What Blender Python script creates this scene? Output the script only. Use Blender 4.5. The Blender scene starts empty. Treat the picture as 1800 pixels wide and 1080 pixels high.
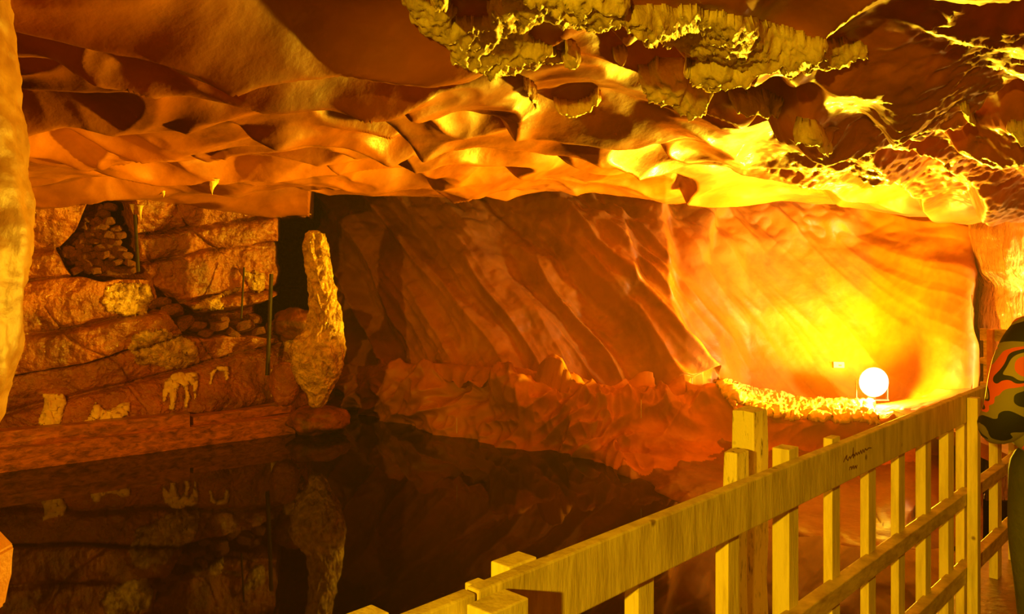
import bpy, bmesh, math, random
import numpy as np
from mathutils import Vector, Matrix
from mathutils.bvhtree import BVHTree

# ------------------------------------------------------------------ camera, world, lights, exposure
F = 1400.0                     # focal length in pixels of the 1800 px wide frame
EYE = 1.6
HOR = 480.0
S = bpy.context.scene
COL = S.collection
cam_d = bpy.data.cameras.new('camera')
cam_d.sensor_fit = 'HORIZONTAL'
cam_d.sensor_width = 36.0
cam_d.lens = 36.0 * F / 1800.0
cam_d.shift_y = -(540.0 - HOR) / 1800.0
cam_d.clip_start = 0.05
cam = bpy.data.objects.new('camera', cam_d)
cam.location = (0, 0, EYE)
cam.rotation_euler = (math.radians(90), 0, 0)
COL.objects.link(cam)
S.camera = cam
S.view_settings.view_transform = 'Standard'
S.view_settings.look = 'None'
S.view_settings.gamma = 1.0
S.view_settings.use_curve_mapping = False
S.view_settings.exposure = 0.0

w = bpy.data.worlds.new('cave_dark')
S.world = w
w.use_nodes = True
w.node_tree.nodes['Background'].inputs[0].default_value = (1.0, 0.42, 0.05, 1)
w.node_tree.nodes['Background'].inputs[1].default_value = 0.004

HAZE = 0.0025
vs_ = w.node_tree.nodes.new('ShaderNodeVolumeScatter')
vs_.inputs['Density'].default_value = HAZE
vs_.inputs['Anisotropy'].default_value = 0.3
vs_.inputs['Color'].default_value = (1.0, 0.62, 0.2, 1)
w.node_tree.links.new(vs_.outputs['Volume'], w.node_tree.nodes['World Output'].inputs['Volume'])

def P(px, py, Y):
    """point of the place seen at photo position px, py when it stands Y metres ahead"""
    return Vector(((px - 900.0) / F * Y, Y, EYE - (py - HOR) / F * Y))

LC = (1.0, 0.58, 0.010)
def light(name, typ, loc, power, color=LC, size=0.1, target=None, spot=None, blend=0.5):
    d = bpy.data.lights.new(name, typ)
    d.energy = power
    d.color = color
    if typ == 'AREA':
        d.shape = 'DISK'; d.size = size
    else:
        d.shadow_soft_size = size
    if typ == 'SPOT':
        d.spot_size = spot; d.spot_blend = blend
    o = bpy.data.objects.new(name, d)
    o.location = loc
    if target is not None:
        o.rotation_euler = (Vector(target) - Vector(loc)).to_track_quat('-Z', 'Y').to_euler()
    COL.objects.link(o)
    return o

LAMP = P(1535, 672, 11.0)      # the floodlight on the far ledge
light('flood_glow', 'POINT', LAMP + Vector((-0.02, -0.14, 0.02)), 380, size=0.04)
light('flood_beam', 'SPOT', LAMP + Vector((-0.04, -0.15, 0.03)), 7600, size=0.16,
      target=P(980, 150, 7.6), spot=math.radians(108), blend=0.8)
light('flood_wash', 'SPOT', LAMP + Vector((-0.16, -0.22, 0.26)), 1200, size=0.08,
      target=P(1440, 430, 12.7), spot=math.radians(130), blend=1.0)
light('flood_left_ceiling', 'SPOT', LAMP + Vector((-0.06, -0.15, 0.08)), 5200, size=0.12,
      target=P(200, 170, 6.3), spot=math.radians(50), blend=1.0)
light('flood_side', 'SPOT', LAMP + Vector((-0.06, -0.15, 0.06)), 2400, size=0.2,
      target=P(230, 470, 9.7), spot=math.radians(36), blend=0.9)
# rail line on the floor: start point, direction, normal towards the walkway
RA = Vector((0.111, 1.554, 0)); RD = Vector((0.6887, 0.7250, 0)); RN = Vector((0.7250, -0.6887, 0))
light('walkway_lamp', 'SPOT', RA + RD * -3.7 + RN * 1.35 + Vector((0, 0, 2.2)), 1000, color=(1, 0.60, 0.006), size=0.05,
      target=(2.1, 3.4, 1.35), spot=math.radians(76), blend=0.7)
light('left_wall_fill', 'SPOT', (-4.3, 2.4, 1.5), 980, color=(1, 0.45, 0.006), size=0.06, target=P(320, 560, 10), spot=math.radians(62), blend=0.6)  # unseen fill spot added to brighten the left wall and the column
light('side_gallery_lamp', 'SPOT', (6.9, 8.3, 0.7), 1600, color=(1, 0.76, 0.30), size=0.25,
      target=(6.2, 10.2, 1.2), spot=math.radians(110), blend=0.5)

# ------------------------------------------------------------------ noise
class Perlin:
    def __init__(self, seed):
        r = np.random.RandomState(seed)
        p = r.permutation(256)
        self.p = np.concatenate([p, p, p])
        g = r.normal(size=(256, 3)); g /= np.linalg.norm(g, axis=1)[:, None]
        self.g = g
    def __call__(self, x, y, z):
        x, y, z = np.broadcast_arrays(np.asarray(x, float), np.asarray(y, float), np.asarray(z, float))
        xi = np.floor(x).astype(int); yi = np.floor(y).astype(int); zi = np.floor(z).astype(int)
        xf = x - xi; yf = y - yi; zf = z - zi
        xi &= 255; yi &= 255; zi &= 255
        fu = lambda t: t * t * t * (t * (t * 6 - 15) + 10)
        u, v, ww = fu(xf), fu(yf), fu(zf)
        def gr(a, b, c):
            h = self.p[self.p[self.p[(xi + a) & 255] + ((yi + b) & 255)] + ((zi + c) & 255)]
            gg = self.g[h]
            return gg[..., 0] * (xf - a) + gg[..., 1] * (yf - b) + gg[..., 2] * (zf - c)
        l = lambda t, a, b: a + t * (b - a)
        return 1.5 * l(ww, l(v, l(u, gr(0, 0, 0), gr(1, 0, 0)), l(u, gr(0, 1, 0), gr(1, 1, 0))),
                 l(v, l(u, gr(0, 0, 1), gr(1, 0, 1)), l(u, gr(0, 1, 1), gr(1, 1, 1))))
N1, N2, N3, N4 = Perlin(3), Perlin(11), Perlin(27), Perlin(64)
def fbm(n, x, y, z, o=4, g=0.5):
    a = 1.0; s = 0; f = 1.0
    for _ in range(o):
        s = s + a * n(x * f, y * f, z * f); a *= g; f *= 2.03
    return s
def sst(a, b, x):
    t = np.clip((x - a) / (b - a), 0, 1)
    return t * t * (3 - 2 * t)
def gauss(x, m, s):
    return np.exp(-((x - m) / s) ** 2)

# ------------------------------------------------------------------ materials
MATS = {}
def material(name, c1, c2=None, rough=0.5, scale=3.0, bump=0.3, bscale=20.0, bdist=0.02, coat=0.0, spec=0.5,
             stretch=(1, 1, 1), c3=None, c3_at=0.62, metallic=0.0, emit=None, estr=0.0, rough_var=0.0, sss=0.0, detail=6):
    m = bpy.data.materials.new(name); m.use_nodes = True
    nt = m.node_tree; nd = nt.nodes; lk = nt.links
    b = nd['Principled BSDF']
    b.inputs['Roughness'].default_value = rough
    b.inputs['Metallic'].default_value = metallic
    b.inputs['Specular IOR Level'].default_value = spec
    b.inputs['Coat Weight'].default_value = coat
    b.inputs['Coat Roughness'].default_value = 0.12
    tc = nd.new('ShaderNodeTexCoord')
    mp = nd.new('ShaderNodeMapping'); mp.inputs['Scale'].default_value = stretch
    lk.new(tc.outputs['Object'], mp.inputs['Vector'])
    n = nd.new('ShaderNodeTexNoise'); n.inputs['Scale'].default_value = scale
    n.inputs['Detail'].default_value = detail; n.inputs['Roughness'].default_value = 0.6
    n.inputs['Distortion'].default_value = 0.6
    lk.new(mp.outputs['Vector'], n.inputs['Vector'])
    r = nd.new('ShaderNodeValToRGB')
    r.color_ramp.elements[0].position = 0.34; r.color_ramp.elements[0].color = (*c1, 1)
    r.color_ramp.elements[1].position = c3_at; r.color_ramp.elements[1].color = (*(c2 or c1), 1)
    if c3:
        e = r.color_ramp.elements.new(min(0.98, c3_at + 0.09)); e.color = (*c3, 1)
    lk.new(n.outputs['Fac'], r.inputs['Fac'])
    lk.new(r.outputs['Color'], b.inputs['Base Color'])
    if bump:
        bn = nd.new('ShaderNodeTexNoise'); bn.inputs['Scale'].default_value = bscale
        bn.inputs['Detail'].default_value = 5; bn.inputs['Roughness'].default_value = 0.55
        lk.new(mp.outputs['Vector'], bn.inputs['Vector'])
        bp = nd.new('ShaderNodeBump'); bp.inputs['Strength'].default_value = bump; bp.inputs['Distance'].default_value = bdist
        lk.new(bn.outputs['Fac'], bp.inputs['Height'])
        lk.new(bp.outputs['Normal'], b.inputs['Normal'])
        lk.new(bp.outputs['Normal'], b.inputs['Coat Normal'])
    if rough_var:
        rn = nd.new('ShaderNodeTexNoise'); rn.inputs['Scale'].default_value = 1.1; rn.inputs['Detail'].default_value = 3
        lk.new(tc.outputs['Object'], rn.inputs['Vector'])
        mr = nd.new('ShaderNodeMapRange'); mr.inputs['From Min'].default_value = 0.4; mr.inputs['From Max'].default_value = 0.62
        mr.inputs['To Min'].default_value = rough + rough_var; mr.inputs['To Max'].default_value = rough
        lk.new(rn.outputs['Fac'], mr.inputs['Value']); lk.new(mr.outputs['Result'], b.inputs['Roughness'])
    if sss:
        b.inputs['Subsurface Weight'].default_value = sss
        b.inputs['Subsurface Radius'].default_value = (0.25, 0.09, 0.02)
        b.inputs['Subsurface Scale'].default_value = 0.4
    if emit:
        b.inputs['Emission Color'].default_value = (*emit, 1); b.inputs['Emission Strength'].default_value = estr
    MATS[name] = m
    return m
ROCK = material('salt_rock_smooth', (0.25, 0.070, 0.003), (0.42, 0.145, 0.004), rough=0.45, scale=1.3, bump=0.25, bscale=9, bdist=0.03, rough_var=0.3)
CEIL = material('salt_rock_ceiling', (0.22, 0.054, 0.002), (0.48, 0.136, 0.003), rough=0.30, scale=1.0, bump=0.25, bscale=5, bdist=0.04, coat=0.12, rough_var=0.3)
WET = material('salt_rock_wet', (0.20, 0.045, 0.002), (0.46, 0.118, 0.003), rough=0.24, scale=1.6, bump=1.0, bscale=16, bdist=0.05, coat=1.0, rough_var=0.35)
GLAZE = material('flowstone_glazed', (0.30, 0.13, 0.02), (0.55, 0.30, 0.06), rough=0.25, scale=3, bump=1.0, bscale=9, bdist=0.08, coat=1.0, stretch=(1, 1, 0.3))
SALT = material('salt_crust', (0.76, 0.48, 0.14), (0.93, 0.68, 0.24), rough=0.5, scale=7, bump=0.5, bscale=38, bdist=0.015, sss=0.0)
SALTDIRTY = material('salt_crust_dirty', (0.24, 0.085, 0.012), (0.88, 0.54, 0.12), rough=0.3, scale=8, bump=1.0, bscale=24, bdist=0.04, coat=1.0)
CRUST = material('ceiling_crust', (0.52, 0.36, 0.10), (0.80, 0.62, 0.26), rough=0.5, scale=4, bump=0.6, bscale=24, bdist=0.02)
DARK = material('damp_dark_rock', (0.08, 0.022, 0.003), (0.28, 0.07, 0.008), rough=0.55, scale=6, bump=0.6, bscale=18, bdist=0.03)
MUDSHADE = material('wet_brown_mud_shaded', (0.10, 0.035, 0.003), (0.17, 0.058, 0.004), rough=0.4, scale=2.5, bump=0.3, bscale=8, bdist=0.03)  # wet bank mud, its brown darkened to stand in for the ledge's shade
TIMBER = material('wet_timber', (0.16, 0.045, 0.006), (0.56, 0.17, 0.02), rough=0.38, scale=3, bump=0.5, bscale=9, bdist=0.015, stretch=(0.25, 4, 6), coat=0.2)
OLDWOOD = material('black_iron_rod', (0.012, 0.004, 0.001), (0.035, 0.012, 0.003), rough=0.6, scale=9, bump=0.3)

def paint_material(name, base, dirt, stretch, amount=0.60, seed=0.0, rough=0.5):
    """whitish painted timber: long grain, streaky dirt, a few knots"""
    m = bpy.data.materials.new(name); m.use_nodes = True
    nt = m.node_tree; nd = nt.nodes; lk = nt.links; b = nd['Principled BSDF']
    b.inputs['Roughness'].default_value = rough; b.inputs['Specular IOR Level'].default_value = 0.35
    tc = nd.new('ShaderNodeTexCoord'); mp = nd.new('ShaderNodeMapping')
    mp.inputs['Scale'].default_value = stretch; mp.inputs['Location'].default_value = (seed, seed * .7, seed * 1.3)
    lk.new(tc.outputs['Object'], mp.inputs['Vector'])
    n = nd.new('ShaderNodeTexNoise'); n.inputs['Scale'].default_value = 6; n.inputs['Detail'].default_value = 6
    n.inputs['Roughness'].default_value = 0.65; lk.new(mp.outputs['Vector'], n.inputs['Vector'])
    r = nd.new('ShaderNodeValToRGB')
    r.color_ramp.elements[0].position = 0.30; r.color_ramp.elements[0].color = (*dirt, 1)
    r.color_ramp.elements[1].position = amount; r.color_ramp.elements[1].color = (*base, 1)
    lk.new(n.outputs['Fac'], r.inputs['Fac'])
    v = nd.new('ShaderNodeTexVoronoi'); v.inputs['Scale'].default_value = 7
    lk.new(tc.outputs['Object'], v.inputs['Vector'])
    kr = nd.new('ShaderNodeValToRGB')
    kr.color_ramp.elements[0].position = 0.04; kr.color_ramp.elements[0].color = (0.22, 0.12, 0.05, 1)
    kr.color_ramp.elements[1].position = 0.09; kr.color_ramp.elements[1].color = (1, 1, 1, 1)
    lk.new(v.outputs['Distance'], kr.inputs['Fac'])
    mx = nd.new('ShaderNodeMixRGB'); mx.blend_type = 'MULTIPLY'; mx.inputs['Fac'].default_value = 0.8
    lk.new(r.outputs['Color'], mx.inputs['Color1']); lk.new(kr.outputs['Color'], mx.inputs['Color2'])
    lk.new(mx.outputs['Color'], b.inputs['Base Color'])
    gn = nd.new('ShaderNodeTexNoise'); gn.inputs['Scale'].default_value = 30; gn.inputs['Detail'].default_value = 4
    lk.new(mp.outputs['Vector'], gn.inputs['Vector'])
    bp = nd.new('ShaderNodeBump'); bp.inputs['Strength'].default_value = 0.35; bp.inputs['Distance'].default_value = 0.004
    lk.new(gn.outputs['Fac'], bp.inputs['Height']); lk.new(bp.outputs['Normal'], b.inputs['Normal'])
    return m
PAINT = paint_material('pale_painted_board', (0.80, 0.66, 0.30), (0.46, 0.34, 0.13), (3.5, 3.5, 0.7))
PAINTV = paint_material('pale_painted_baluster', (0.84, 0.70, 0.32), (0.58, 0.44, 0.17), (5, 5, 0.6), 0.55, 3.1)
PAINTL = paint_material('pale_painted_low_rail', (0.70, 0.52, 0.22), (0.36, 0.22, 0.08), (2, 2, 6), 0.6, 5.7)
PEEL = paint_material('peeling_paint_post', (0.84, 0.70, 0.32), (0.10, 0.055, 0.02), (9, 9, 2.2), 0.46, 1.7)
INK = material('pencil_ink', (0.16, 0.06, 0.02), rough=0.7, bump=0)
RAW = material('raw_orange_wood', (0.62, 0.20, 0.03), (0.80, 0.30, 0.05), rough=0.5, scale=3, bump=0.3, bscale=20, bdist=0.006, stretch=(1, 5, 5))
FLOORM = material('wet_walkway_boards', (0.10, 0.05, 0.015), (0.30, 0.14, 0.03), rough=0.35, scale=4, bump=0.4, bscale=20, bdist=0.01, coat=0.2)
METAL = material('lamp_housing_grey', (0.20, 0.20, 0.20), (0.30, 0.30, 0.30), rough=0.4, bump=0.1, metallic=0.6)
WHITEP = material('white_plastic', (0.80, 0.80, 0.78), (0.86, 0.86, 0.84), rough=0.4, bump=0)

# ------------------------------------------------------------------ object helpers
def mesh_obj(name, verts, faces, mat, parent=None, smooth=True):
    me = bpy.data.meshes.new(name)
    me.from_pydata([tuple(v) for v in verts], [], [tuple(int(i) for i in f) for f in faces])
    me.update()
    if smooth:
        me.polygons.foreach_set('use_smooth', [True] * len(me.polygons))
    me.materials.append(mat)
    o = bpy.data.objects.new(name, me)
    COL.objects.link(o)
    if parent: o.parent = parent
    return o
def bm_obj(name, bm, mat, parent=None, smooth=False):
    bmesh.ops.recalc_face_normals(bm, faces=bm.faces)
    me = bpy.data.meshes.new(name); bm.to_mesh(me); bm.free()
    if smooth: me.polygons.foreach_set('use_smooth', [True] * len(me.polygons))
    me.materials.append(mat)
    o = bpy.data.objects.new(name, me); COL.objects.link(o)
    if parent: o.parent = parent
    return o
def tag(o, label=None, cat=None, group=None, kind=None):
    if label: o['label'] = label
    if cat: o['category'] = cat
    if group: o['group'] = group
    if kind: o['kind'] = kind
    return o
def empty(name, loc, label, cat, group=None):
    o = bpy.data.objects.new(name, None); COL.objects.link(o)
    o.location = loc; o.empty_display_size = 0.2
    return tag(o, label, cat, group)
def add_frame_box(bm, c, ax, ay, az, bev=0.0, jitter=0.0, rnd=None):
    """box centred on c with half-axis vectors; bevelled"""
    vs = []
    for sx in (-1, 1):
        for sy in (-1, 1):
            for sz in (-1, 1):
                v = Vector(c) + ax * sx + ay * sy + az * sz
                if jitter and rnd: v += Vector([rnd.uniform(-jitter, jitter) for _ in range(3)])
                vs.append(bm.verts.new(v))
    fs = []
    for f in ((0, 1, 3, 2), (4, 6, 7, 5), (0, 4, 5, 1), (2, 3, 7, 6), (0, 2, 6, 4), (1, 5, 7, 3)):
        fs.append(bm.faces.new([vs[i] for i in f]))
    if bev:
        es = list({e for f in fs for e in f.edges})
        bmesh.ops.bevel(bm, geom=es, offset=bev, segments=2, profile=0.5, affect='EDGES')
def grid_faces(nx, ny):
    i = np.arange(nx - 1)[:, None] * ny + np.arange(ny - 1)[None, :]
    return np.stack([i, i + ny, i + ny + 1, i + 1], -1).reshape(-1, 4)
def catmull(xs, ys, t):
    """smooth monotone-ish interpolation of ys (k,...) at knots xs for values t"""
    xs = np.asarray(xs, float); ys = np.asarray(ys, float)
    k = np.clip(np.searchsorted(xs, t) - 1, 0, len(xs) - 2)
    d = np.diff(ys, axis=0) / np.diff(xs).reshape((-1,) + (1,) * (ys.ndim - 1))
    m = np.zeros_like(ys); m[0] = d[0]; m[-1] = d[-1]
    a, b = d[:-1], d[1:]
    m[1:-1] = np.where(a * b > 0, 2 * a * b / np.where(np.abs(a + b) < 1e-9, 1e-9, a + b), 0)
    h = (xs[k + 1] - xs[k]); s = (t - xs[k]) / h
    sh = (-1,) + (1,) * (ys.ndim - 1); s = s.reshape(sh); h = h.reshape(sh)
    return ((1 + 2 * s) * (1 - s) ** 2) * ys[k] + s * (1 - s) ** 2 * h * m[k] + s * s * (3 - 2 * s) * ys[k + 1] + s * s * (s - 1) * h * m[k + 1]
def loft(stations, nu, nv, vdist=None):
    """stations: (px, [(y, Y), ...]) -> grid of world points (nu, nv, 3)"""
    px = np.array([s[0] for s in stations], float)
    prof = np.array([s[1] for s in stations], float)      # (k, m, 2)
    pts = np.stack([(px[:, None] - 900) / F * prof[..., 1], prof[..., 1], EYE - (prof[..., 0] - HOR) / F * prof[..., 1]], -1)
    u = np.linspace(px[0], px[-1], nu)
    g = catmull(px, pts, u)                               # (nu, m, 3)
    m = g.shape[1]
    v = np.linspace(0, m - 1, nv) if vdist is None else np.interp(np.linspace(0, 1, nv), np.linspace(0, 1, len(vdist)), vdist)
    g2 = catmull(np.arange(m), np.swapaxes(g, 0, 1), v)   # (nv, nu, 3)
    return np.swapaxes(g2, 0, 1), u, v
def normals(g):
    du = np.gradient(g, axis=0); dv = np.gradient(g, axis=1)
    n = np.cross(du, dv); n /= np.maximum(np.linalg.norm(n, axis=-1, keepdims=True), 1e-9)
    return n
def to_px(g):
    return 900 + F * g[..., 0] / g[..., 1], HOR - F * (g[..., 2] - EYE) / g[..., 1]
TREES = {}
def surface(name, g, mat, tree=True):
    nx, ny = g.shape[:2]
    v = g.reshape(-1, 3); f = grid_faces(nx, ny)
    o = mesh_obj(name, v.tolist(), f.tolist(), mat)
    if tree: TREES[name] = BVHTree.FromPolygons([tuple(p) for p in v.tolist()], [tuple(q) for q in f.tolist()])
    return o
CAMP = Vector((0, 0, EYE))
def hit(px, py, names):
    d = (P(px, py, 10.0) - CAMP).normalized()
    best = None
    for n in names:
        h = TREES[n].ray_cast(CAMP, d)
        if h[0] is not None and (best is None or h[3] < best[2]): best = (h[0], h[1], h[3])
    if best is None: return None
    nrm = best[1]
    if nrm.dot(d) > 0: nrm = -nrm
    return best[0], nrm

# ------------------------------------------------------------------ ceiling
LIPX = [-900, -300, 0, 100, 300, 480, 544, 546, 700, 870, 960, 1060, 1170, 1230, 1330, 1450, 1500, 1600, 1700, 1760, 1900, 2400, 3400]
LIPY = [335, 340, 352, 352, 362, 384, 384, 338, 342, 345, 334, 337, 357, 350, 347, 352, 362, 378, 388, 382, 365, 345, 340]
LIPD = [8.0, 8.6, 9.2, 9.5, 10.3, 11.0, 11.2, 11.2, 11.4, 11.5, 11.4, 11.3, 11.2, 11.2, 11.2, 11.1, 11.0, 10.6, 10.0, 9.6, 9.0, 8.5, 8.5]
def ceiling_z(X, Y):
    px = 900 + F * X / np.maximum(Y, 0.6)
    L = np.interp(px, LIPX, LIPD)
    ylip = np.interp(px, LIPX, LIPY)
    drop = np.interp(px, [100, 300, 480, 544, 546], [0, 14, 38, 45, 0]) * sst(0.0, 0.6, L - Y)
    zl = EYE + (HOR - (ylip - drop)) / F * L
    near = sst(0.3, 5.0, L - Y)
    L = np.interp(px, [544, 546], [0, 1]) * 0 + L
    z = zl * (1 - near) + 2.78 * near
    past = np.clip(Y - L - 0.05, 0, None)
    z = z + np.where(px > 545, np.clip(past * 0.9, 0, 0.75), past * 0.15)
    return z, px, L
def ceiling_grid():
    nx, ny = 1050, 860
    X = np.linspace(-8.5, 10.5, nx)[:, None] + np.zeros((1, ny))
    q = np.linspace(0, 1, ny)
    Y = (-3.0 + 17.6 * q)[None, :] + np.zeros((nx, 1))
    z, px, L = ceiling_z(X, Y)
    wx = X + 0.55 * N2(X * 0.5, Y * 0.5, 1.3) + 0.18 * N3(X * 1.4, Y * 1.4, 4.0)
    wy = Y + 0.55 * N3(X * 0.5, Y * 0.5, 7.7) + 0.18 * N1(X * 1.4, Y * 1.4, 2.0)
    # folds run slanting to the right and away
    c = wx * 0.80 + wy * 0.60; s = -wx * 0.60 + wy * 0.80
    big = np.abs(N1(c * 0.42, s * 0.85, 0.5))
    mid = np.abs(N2(c * 0.95 + 5, s * 1.9, 3.5))
    fine = np.abs(N3(c * 2.3, s * 4.2, 8.1))
    calm = 1 - 0.6 * sst(5.5, 7.5, Y) * sst(-1.0, 1.0, X)
    d = 0.42 * big + 0.34 * mid * calm + 0.04 * fine * calm - 0.13
    # thin layers breaking off: saw-tooth steps whose faces look towards the viewer
    t = s * 1.05 + 0.9 * N4(c * 0.35, s * 0.35, 9.0) + 0.25 * N2(c * 1.3, s * 1.3, 2.2)
    fr = t - np.floor(t)
    amp = 0.27 * sst(-0.25, 0.35, N3(c * 0.3, s * 0.5, 12.5) + 0.15)
    saw = np.where(fr < 0.78, sst(0, 1, fr / 0.78) * 0.5 + fr / 1.56, sst(0, 1, (1 - fr) / 0.22))
    d = d - amp * (saw - 0.5)
    d = d + 0.012 * fbm(N2, X * 2.5, Y * 2.5, 0.3, 3)
    tr = sst(0.8, 2.0, X - 0.15 * Y) * sst(9.5, 8.0, Y)
    d = d + tr * (0.05 * np.abs(fbm(N4, X * 4.0, Y * 4.0, 1.0, 4, 0.6)) + 0.03 * np.abs(N1(X * 9, Y * 14, 2)))
    edge = sst(0.0, 0.9, np.abs(Y - L))            # keep the far brow where the photo has it
    d = d * (0.25 + 0.75 * edge)
    z = z + d
    # low dark block hanging at right, its brow and its neighbour further right
    def block(cx, cy, rx, ry, h):
        a = sst(1.0, 0.72, np.abs((X - cx) / rx + 0.12 * N2(Y * 2, X, 3)))
        yy = (Y - cy) / ry
        b = sst(-1.0, 0.25, yy) * sst(1.25, 0.95, yy)
        return -h * a * b
    z = z + block(2.42, 4.95, 0.72, 0.75, 0.33) + block(3.75, 5.1, 0.6, 0.8, 0.26)
    # smooth pouches at upper left
    z = z - 0.12 * gauss(X, -1.3, 0.9) * gauss(Y, 3.9, 0.7) - 0.10 * gauss(X, -3.0, 0.7) * gauss(Y, 5.0, 0.6)
    z = np.maximum(z, 2.02 - 0.25 * sst(8.0, 9.5, Y))
    return np.stack([X, Y, z], -1)
gc = ceiling_grid()
tag(surface('ceiling', gc, CEIL), kind='structure')

# ------------------------------------------------------------------ back wall with the inclined flutes, ledge and bank
def yw(Y, z=-0.6): return HOR + (EYE - z) / Y * F           # photo row of a point at height z
BW = [
    (546, [(yw(13.6, -1.1), 13.6), (yw(13.3), 13.3), (690, 13.3), (655, 13.4), (640, 13.9), (480, 14.2), (290, 14.6)]),
    (620, [(yw(12.9, -1.1), 12.9), (yw(12.7, -.65), 12.7), (690, 12.5), (650, 12.7), (638, 13.1), (480, 13.6), (290, 14.2)]),
    (700, [(yw(11.9, -1.1), 11.9), (yw(11.7, -.65), 11.7), (695, 11.6), (648, 11.9), (638, 12.3), (480, 12.9), (290, 13.8)]),
    (800, [(yw(10.9, -1.1), 10.9), (yw(10.6, -.65), 10.6), (705, 10.7), (648, 11.0), (638, 11.5), (480, 12.3), (290, 13.4)]),
    (900, [(yw(10.2, -1.1), 10.2), (yw(9.94, -.65), 9.94), (720, 10.1), (652, 10.5), (642, 11.1), (480, 12.0), (290, 13.2)]),
    (1000, [(yw(9.9, -1.1), 9.9), (yw(9.7, -.65), 9.7), (735, 9.9), (672, 10.3), (662, 11.0), (480, 11.9), (290, 13.1)]),
    (1100, [(yw(8.4, -1.1), 8.4), (yw(8.6), 8.6), (795, 9.4), (692, 10.2), (678, 11.0), (480, 11.9), (290, 13.0)]),
    (1200, [(yw(7.3, -1.1), 7.3), (yw(7.6), 7.6), (780, 9.5), (692, 10.2), (676, 10.9), (480, 11.9), (290, 13.0)]),
    (1260, [(yw(6.9, -1.1), 6.9), (yw(7.2), 7.2), (778, 9.6), (678, 10.1), (672, 11.2), (480, 12.1), (290, 13.0)]),
    (1320, [(yw(6.7, -1.1), 6.7), (yw(7.0), 7.0), (785, 9.4), (722, 9.7), (690, 11.6), (480, 12.4), (290, 13.1)]),
    (1400, [(yw(6.4, -1.1), 6.4), (yw(6.7), 6.7), (790, 9.3), (738, 9.5), (702, 11.5), (480, 12.5), (290, 13.1)]),
    (1530, [(yw(6.0, -1.1), 6.0), (yw(6.35), 6.35), (800, 9.2), (737, 9.4), (703, 11.5), (480, 12.3), (290, 12.9)]),
    (1620, [(yw(6.0, -1.1), 6.0), (yw(6.3), 6.3), (800, 8.8), (722, 9.2), (700, 10.9), (480, 11.6), (290, 12.3)]),
    (1680, [(yw(6.0, -1.1), 6.0), (yw(6.3), 6.3), (800, 8.7), (712, 9.1), (690, 10.3), (480, 10.9), (290, 11.6)]),
    (1712, [(yw(6.0, -1.1), 6.0), (yw(6.3), 6.3), (800, 8.7), (708, 9.1), (688, 10.2), (480, 10.7), (290, 11.4)]),
    (1728, [(yw(6.0, -1.1), 6.0), (yw(6.3), 6.3), (800, 8.7), (752, 8.9), (688, 12.1), (480, 12.6), (290, 13.0)]),
]
g, u, v = loft(BW, 760, 460, vdist=[0, 1, 2, 3, 3.3, 4, 4.5, 5, 5.5, 6])
px, py = to_px(g)
n = normals(g); n = n * np.sign(-(n[..., 1:2]))      # towards the viewer
X, Y, Z = g[..., 0], g[..., 1], g[..., 2]
V = v[None, :] + 0 * X
upper = sst(3.7, 4.15, V)
wx = X + 0.10 * N2(X * 0.8, Z * 0.8, 3)
c = wx * 0.80 + Z * 0.56                             # constant along lines falling to the right
c = c + 0.10 * N4(X * 0.7, Z * 1.0, 5) + 0.05 * (Z - 0.5) ** 2
al = -wx * 0.56 + Z * 0.80
fl = np.abs(N1(c * 1.55, al * 0.16, 0.7)) * 0.34 + np.abs(N2(c * 3.3 + 9, al * 0.35, 4.4)) * 0.13 + np.abs(N3(c * 7.0, al * 0.8, 1.4)) * 0.03
fl = fl * 2.0 - 0.18
soft = 0.22 + 0.78 * sst(1.6, 4.0, np.hypot(X - 4.9, Z - 0.4) + 0.0)          # the rock is smoother by the lamp
dU = -fl * soft
def ridge(pts, wl, wr, h):
    """raised rib that follows photo positions pts, steep on one side"""
    yy = [p[1] for p in pts]; xx = [p[0] for p in pts]
    cx = np.interp(py, yy, xx)
    dx = px - cx
    m = sst(yy[0] - 15, yy[0] + 20, py) * sst(yy[-1] + 20, yy[-1] - 20, py)
    return h * m * np.where(dx < 0, np.exp(-(dx / wl) ** 2), np.exp(-(dx / wr) ** 2))
dU = dU + ridge([(1150, 360), (1165, 450), (1168, 520), (1185, 580), (1220, 640), (1262, 690)], 55, 16, 0.30)
dU = dU + ridge([(1085, 360), (1095, 430), (1112, 510)], 45, 13, 0.24)
dU = dU + ridge([(1262, 350), (1240, 400), (1235, 450)], 40, 14, 0.20)
dU = dU + 0.10 * fbm(N4, X * 1.3, Z * 1.3, Y * 1.3, 4) * (1 - 0.75 * sst(3.4, 2.2, np.hypot(X - 4.9, Z - 0.6)))
knob = 0.16 * sst(470, 380, py) * (N2(X * 1.7, Z * 2.2, 3.3) + 0.5 * np.abs(N3(X * 3.4, Z * 4.0, 1.0)))
dU = dU + knob
# pointed, blocky lower face
lower = sst(0.6, 1.3, V) * (1 - sst(3.2, 3.9, V))
blk = 0.55 * np.abs(N3(X * 1.2 + Z * 0.7, Z * 1.1, Y * 0.6)) + 0.34 * np.abs(N1(X * 2.6 - Z * 1.8, Z * 2.2, Y * 1.5)) + 0.12 * np.abs(N2(X * 6, Z * 5, Y * 3))
dL = (0.20 - blk) * 0.85 * (0.35 + 0.65 * sst(1290, 1180, px))
led = sst(1250, 1290, px) * sst(2.75, 3.05, V) * (1 - sst(3.75, 4.0, V))
dL = dL * (1 - 0.75 * sst(1080, 1180, px) * sst(2.9, 2.2, V))
dL = dL * (1 - led) + led * (0.05 * np.abs(fbm(N4, X * 3.2, Y * 3.2, 0, 4)) + 0.03 * N1(X * 9, Y * 9, Z * 9))
bank = 0.04 * fbm(N2, X * 1.5, Y * 1.5, 0, 4) * (1 - sst(0.9, 1.6, V))
d = dU * upper + dL * lower + bank
nn = n.copy()
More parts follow.
